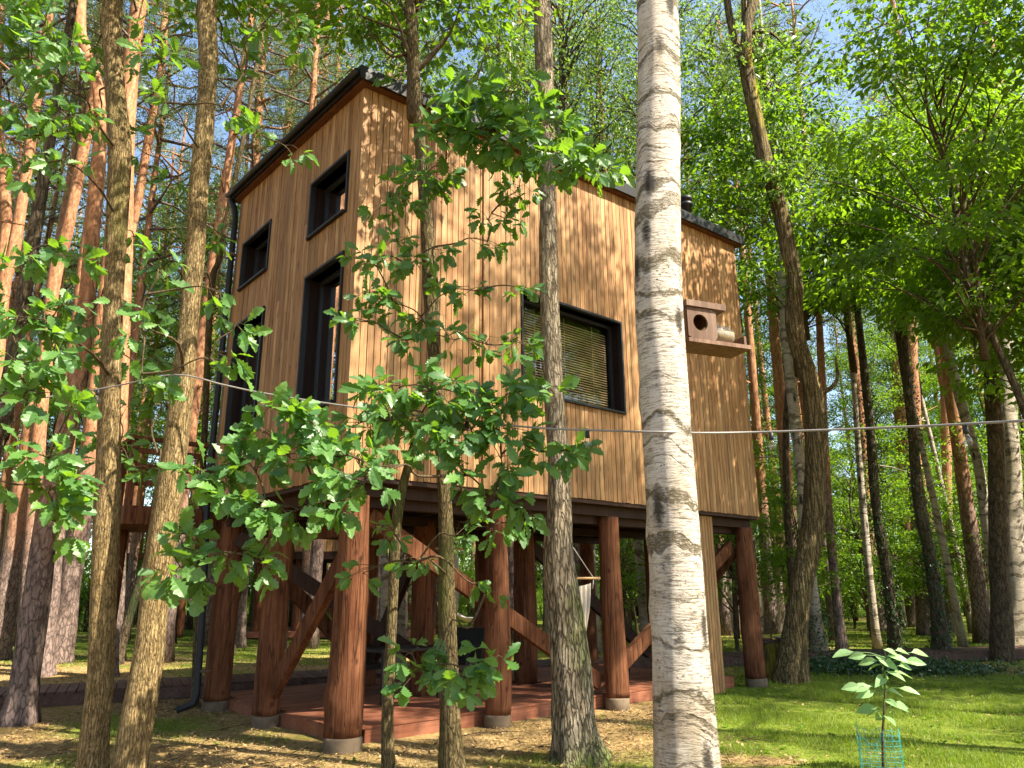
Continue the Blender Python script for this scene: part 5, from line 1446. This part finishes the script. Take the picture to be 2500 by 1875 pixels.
for wx in (-hw + 1.3, hw - 1.9):
    w = MB(); w.box((wx, -0.06, zb2 + 0.75), (wx + 1.5, 0.02, zb2 + 2.2)); wf = w.build('window', MAT['black'], h2)
    MB().box((wx + 0.08, -0.07, zb2 + 0.83), (wx + 1.42, -0.065, zb2 + 2.12)).build('pane', MAT['glass_left'], wf)
for i, xx in enumerate(np.linspace(-hw + 0.4, hw - 0.3, 5)):
    for yy in (0.4, 3.8):
        q = MB(); zz = np.linspace(0, zb2 - 0.3, 10); q.tube(np.stack([0 * zz + xx, 0 * zz + yy, zz], 1), 0.21, 14); q.build('post', MAT['stain'], h2)
for i in range(4):
    a, b = np.linspace(-hw + 0.4, hw - 0.3, 5)[i:i + 2]
    MB().beam((a, 0.4, zb2 - 0.5) if i % 2 else (a, 0.4, 0.6), (b, 0.4, 0.6) if i % 2 else (b, 0.4, zb2 - 0.5), 0.12, 0.2).build('brace', MAT['stain'], h2)
MB().box((-hw - 0.5, -0.8, 0.06), (hw + 0.3, 3.5, 0.26)).build('platform', MAT['deck'], h2)
# its raised terrace with railing on the left
xa = at(285, 1345, hy).x - h2.location.x
MB().box((xa, 0.1, zb2 - 0.25), (-hw - 0.05, 3.0, zb2)).build('terrace', MAT['stain'], h2)
for i in range(int((-hw - xa) / 0.2)):
    MB().box((-0.05, 0, 0), (0.05, 0.05, 1.0)).build('baluster', MAT['stain'], h2, (xa + 0.1 + i * 0.2, 0.12, zb2))
MB().box((xa, 0.1, zb2 + 1.0), (-hw, 0.2, zb2 + 1.08)).build('handrail', MAT['stain'], h2)
for xx in (xa + 0.3, (xa - hw) / 2, -hw - 0.5):
    q = MB(); zz = np.linspace(0, zb2 - 0.25, 10); q.tube(np.stack([0 * zz + xx, 0 * zz + 0.4, zz], 1), 0.18, 14); q.build('post', MAT['stain'], h2)
# pale shed behind the right posts
sh0 = G(1760, 1545); sx1 = at(1930, 1545, sh0.y).x
shd = empty('shed', (sh0.x, sh0.y, 0)); tag(shd, 'low shed of pale vertical boards behind the right log post', 'shed')
wsh = sx1 - sh0.x; zsh = at(1840, 1385, sh0.y).z
MB().box((0, 0.04, 0), (wsh, 2.0, zsh)).build('wall', MAT['darkbeam'], shd)
nb = int(wsh / 0.17)
for i in range(nb): MB().box((0, 0, 0), (0.155, 0.035, zsh - random.uniform(0, 0.02))).build('board', MAT['pale'], shd, (i * 0.17, 0, 0))
MB().box((-0.15, -0.15, zsh), (wsh + 0.15, 2.1, zsh + 0.1)).build('roof', MAT['roof'], shd)
# kettle grill in the right wood
kg = G(2200, 1512); kt = empty('kettle_grill', (kg.x, kg.y, 0)); tag(kt, 'small black round grill among the right hand trunks', 'grill')
MB().lathe([(0, 0.55), (0.18, 0.58), (0.28, 0.68), (0.30, 0.78), (0.28, 0.9), (0.16, 1.0), (0.03, 1.03), (0.03, 1.07), (0, 1.07)], 20).build('bowl', MAT['black'], kt)
for a in (0.5, 2.6, 4.7): MB().beam((0.2 * math.cos(a), 0.2 * math.sin(a), 0.62), (0.3 * math.cos(a), 0.3 * math.sin(a), 0), 0.03, 0.03).build('leg', MAT['black'], kt)
# hammock far behind
ha, hb_ = at(1105, 1478, 21.5), at(1190, 1478, 21.5)
hm = empty('hammock', ((ha.x + hb_.x) / 2, 21.5, 0)); tag(hm, 'white hammock hung between posts far under the house', 'hammock')
u_ = np.linspace(-1, 1, 21); vv = np.linspace(-1, 1, 7); U, Vv = np.meshgrid(u_, vv); half = (hb_.x - ha.x) / 2 + 0.1
Vh = np.stack([U * half, Vv * 0.4 * (1 - U ** 4), ha.z - 0.45 * (1 - U ** 2) + 0.12 * Vv ** 2 * (1 - U ** 2)], -1).reshape(-1, 3)
i = (np.arange(6)[:, None] * 21 + np.arange(20)[None, :]).ravel()
mb = MB(); mb.add(Vh, [np.stack([i, i + 1, i + 22, i + 21], 1)], 0, True); mb.build('cloth', MAT['rope'], hm)
for s in (-1, 1): MB().beam((s * (half + 0.05), 0, 0), (s * (half + 0.3), 0, ha.z + 0.1), 0.06, 0.06).build('pole', MAT['pole'], hm)

# ------------------------------------------------------------------ grass, litter, pebbles
def scatter_ground(n, x0, x1, y0, y1, dens):
    x = R.uniform(x0, x1, n); y = R.uniform(y0, y1, n)
    k = (R.rand(n) < dens(x, y)) & (np.abs(x) < 0.74 * y + 0.4)
    lx = (x - BX) * math.cos(HR) + (y - BY) * math.sin(HR); ly = -(x - BX) * math.sin(HR) + (y - BY) * math.cos(HR)
    k &= ~((lx > 0.1) & (lx < 8.25) & (ly > 0.12) & (ly < 3.7))
    for a, b in zip(wp[:-1], wp[1:]):
        d = b - a; t = np.clip(((x - a[0]) * d[0] + (y - a[1]) * d[1]) / (d @ d), 0, 1)
        k &= np.hypot(x - a[0] - d[0] * t, y - a[1] - d[1] * t) > 0.7
    return x[k], y[k]


def blades(n, x0, x1, y0, y1, hgt, wid, name, dens, lab):
    x, y = scatter_ground(n, x0, x1, y0, y1, dens)
    m = len(x); z = gz(x, y)
    an = R.uniform(0, 6.28, m); h = hgt * R.uniform(0.5, 1.3, m) * np.clip(0.9 + 0.9 * g_noise(x * 3.1, y * 3.1) + 0.5 * g_noise2(x * 9, y * 9), 0.35, 2.2); ln = R.normal(size=(m, 2)) * 0.45
    w = wid * R.uniform(0.7, 1.3, m)
    dx, dy = np.cos(an) * w, np.sin(an) * w
    base = np.stack([x, y, z - 0.005], 1)
    tipv = base + np.stack([ln[:, 0] * h, ln[:, 1] * h, h], 1)
    V = np.stack([base - np.stack([dx, dy, 0 * dx], 1), base + np.stack([dx, dy, 0 * dx], 1), tipv], 1).reshape(-1, 3)
    tn = np.clip(0.45 + 0.35 * g_noise(x * 2, y * 2) + R.normal(size=m) * 0.2, 0, 0.95)
    mb = MB(); mb.add(V, [np.arange(3 * m).reshape(-1, 3)], 0, False, np.repeat(tn, 3))
    tag(mb.build(name, MAT['grass']), lab, 'grass', kind='stuff')


dn = lambda x, y: np.clip(grassiness(x, y) * 1.5 - 0.35, 0.0, 1)
blades(420000, -6.5, 10.5, 6.4, 14.5, 0.05, 0.0035, 'grass', dn, 'short lawn grass and moss tufts near the viewer')
blades(200000, -16, 18, 14.5, 34, 0.06, 0.008, 'grass', dn, 'grass on the forest floor farther back')


def litter(n, x0, x1, y0, y1, size, name, lab):
    x, y = scatter_ground(n, x0, x1, y0, y1, lambda x, y: np.clip(1.1 - grassiness(x, y) * 1.3, 0.05, 1))
    m = len(x)
    P = np.stack([x, y, gz(x, y) + R.uniform(0.003, 0.024, m)], 1)
    D = R.normal(size=(m, 3)) * [1, 1, 0.25]; N = R.normal(size=(m, 3)) * 0.35 + [0, 0, 1]
    mb = MB(); bake_leaves(mb, P, D, N, size * R.uniform(0.4, 1.2, m), SMALL, 0, R.rand(m) * 0.9)
    # pine needles and twigs
    k = R.randint(0, m, m)
    q = P[k] + R.normal(size=(m, 3)) * [0.1, 0.1, 0.003]; q[:, 2] = np.abs(q[:, 2]) + 0.006
    d = unit(R.normal(size=(m, 3)) * [1, 1, 0.15]); s = np.cross(d, [0, 0, 1.0]) * 0.0025; L = R.uniform(0.04, 0.14, (m, 1))
    V = np.stack([q - s, q + s, q + d * L], 1).reshape(-1, 3); mb.add(V, [np.arange(3 * m).reshape(-1, 3)], 0, False, np.repeat(R.rand(m) * 0.9, 3))
    tag(mb.build(name, MAT['litter']), lab, 'leaf litter', kind='stuff')


def weeds():
    r = np.random.RandomState(95)
    x, y = scatter_ground(2600, -6, 10, 6.6, 15, lambda x, y: np.clip(grassiness(x, y) - 0.1, 0, 1) * 0.55)
    k = 6
    P = np.repeat(np.stack([x, y, gz(x, y) + 0.01], 1), k, 0); a = r.uniform(0, 6.28, len(P))
    D = np.stack([np.cos(a), np.sin(a), r.uniform(0.1, 0.9, len(P))], 1); sc = np.repeat(r.uniform(0.02, 0.065, len(x)), k) * r.uniform(0.7, 1.2, len(P))
    mb = MB(); bake_leaves(mb, P, D, np.stack([0 * a, 0 * a, 1 + 0 * a], 1) + r.normal(size=(len(P), 3)) * 0.2, sc, OVATE, 0, np.repeat(r.rand(len(x)), k) * 0.9)
    tag(mb.build('lawn_weeds', MAT['leaf']), 'small broad leaved weeds growing in the lawn and moss', 'weeds', kind='stuff')
weeds()
litter(60000, -6.5, 9, 6.4, 15, 0.05, 'leaf_litter', 'dry leaves and needles on the ground near the viewer')
litter(30000, -14, 16, 15, 28, 0.07, 'leaf_litter', 'dry leaves and needles on the ground farther back')
def fallen_twigs():
    mb = MB(); r = np.random.RandomState(91)
    x, y = scatter_ground(700, -6, 8, 6.6, 15, lambda x, y: np.clip(1.05 - grassiness(x, y), 0.05, 1))
    for a, b in list(zip(x, y))[:320]:
        L = r.uniform(0.12, 0.55); an = r.uniform(0, 6.28); d = np.array([math.cos(an), math.sin(an), 0]); n_ = np.array([-d[1], d[0], 0])
        p = np.array([a, b, gz(a, b) + 0.012]); q = p + d * L + [0, 0, r.uniform(0, 0.03)]
        mb.tube([p, (p + q) / 2 + n_ * r.normal() * 0.03 + [0, 0, 0.01], q], [r.uniform(0.004, 0.008), 0.005, 0.002], 5)
    tag(mb.build('fallen_twigs', MAT['twig']), 'thin dead twigs lying on the forest floor', 'twigs', kind='stuff')
fallen_twigs()
bpy.context.view_layer.update()

# tell look-alike trees apart by their order from left to right
_by = {}
for o in COL.objects:
    if o.parent is None and o.get('label') and o.get('group') and 'beyond' not in o['label'] and 'viewer' not in o['label']: _by.setdefault(o['label'], []).append(o)
_num = ['', '', 'two', 'three', 'four', 'five', 'six']
_ord = ['first', 'second', 'third', 'fourth', 'fifth', 'sixth']
for lab, os_ in _by.items():
    n_ = len(os_)
    if 1 < n_ <= 6:
        os_.sort(key=lambda o: o.location.x / o.location.y)
        for i_, o in enumerate(os_):
            w_ = ('left of two' if i_ == 0 else 'right of two') if n_ == 2 else _ord[i_] + ' of ' + _num[n_] + ' from left'
            base_ = lab.split()
            while len(base_) + len(w_.split()) > 16: base_.pop(0)
            o['label'] = ' '.join(base_) + ', ' + w_
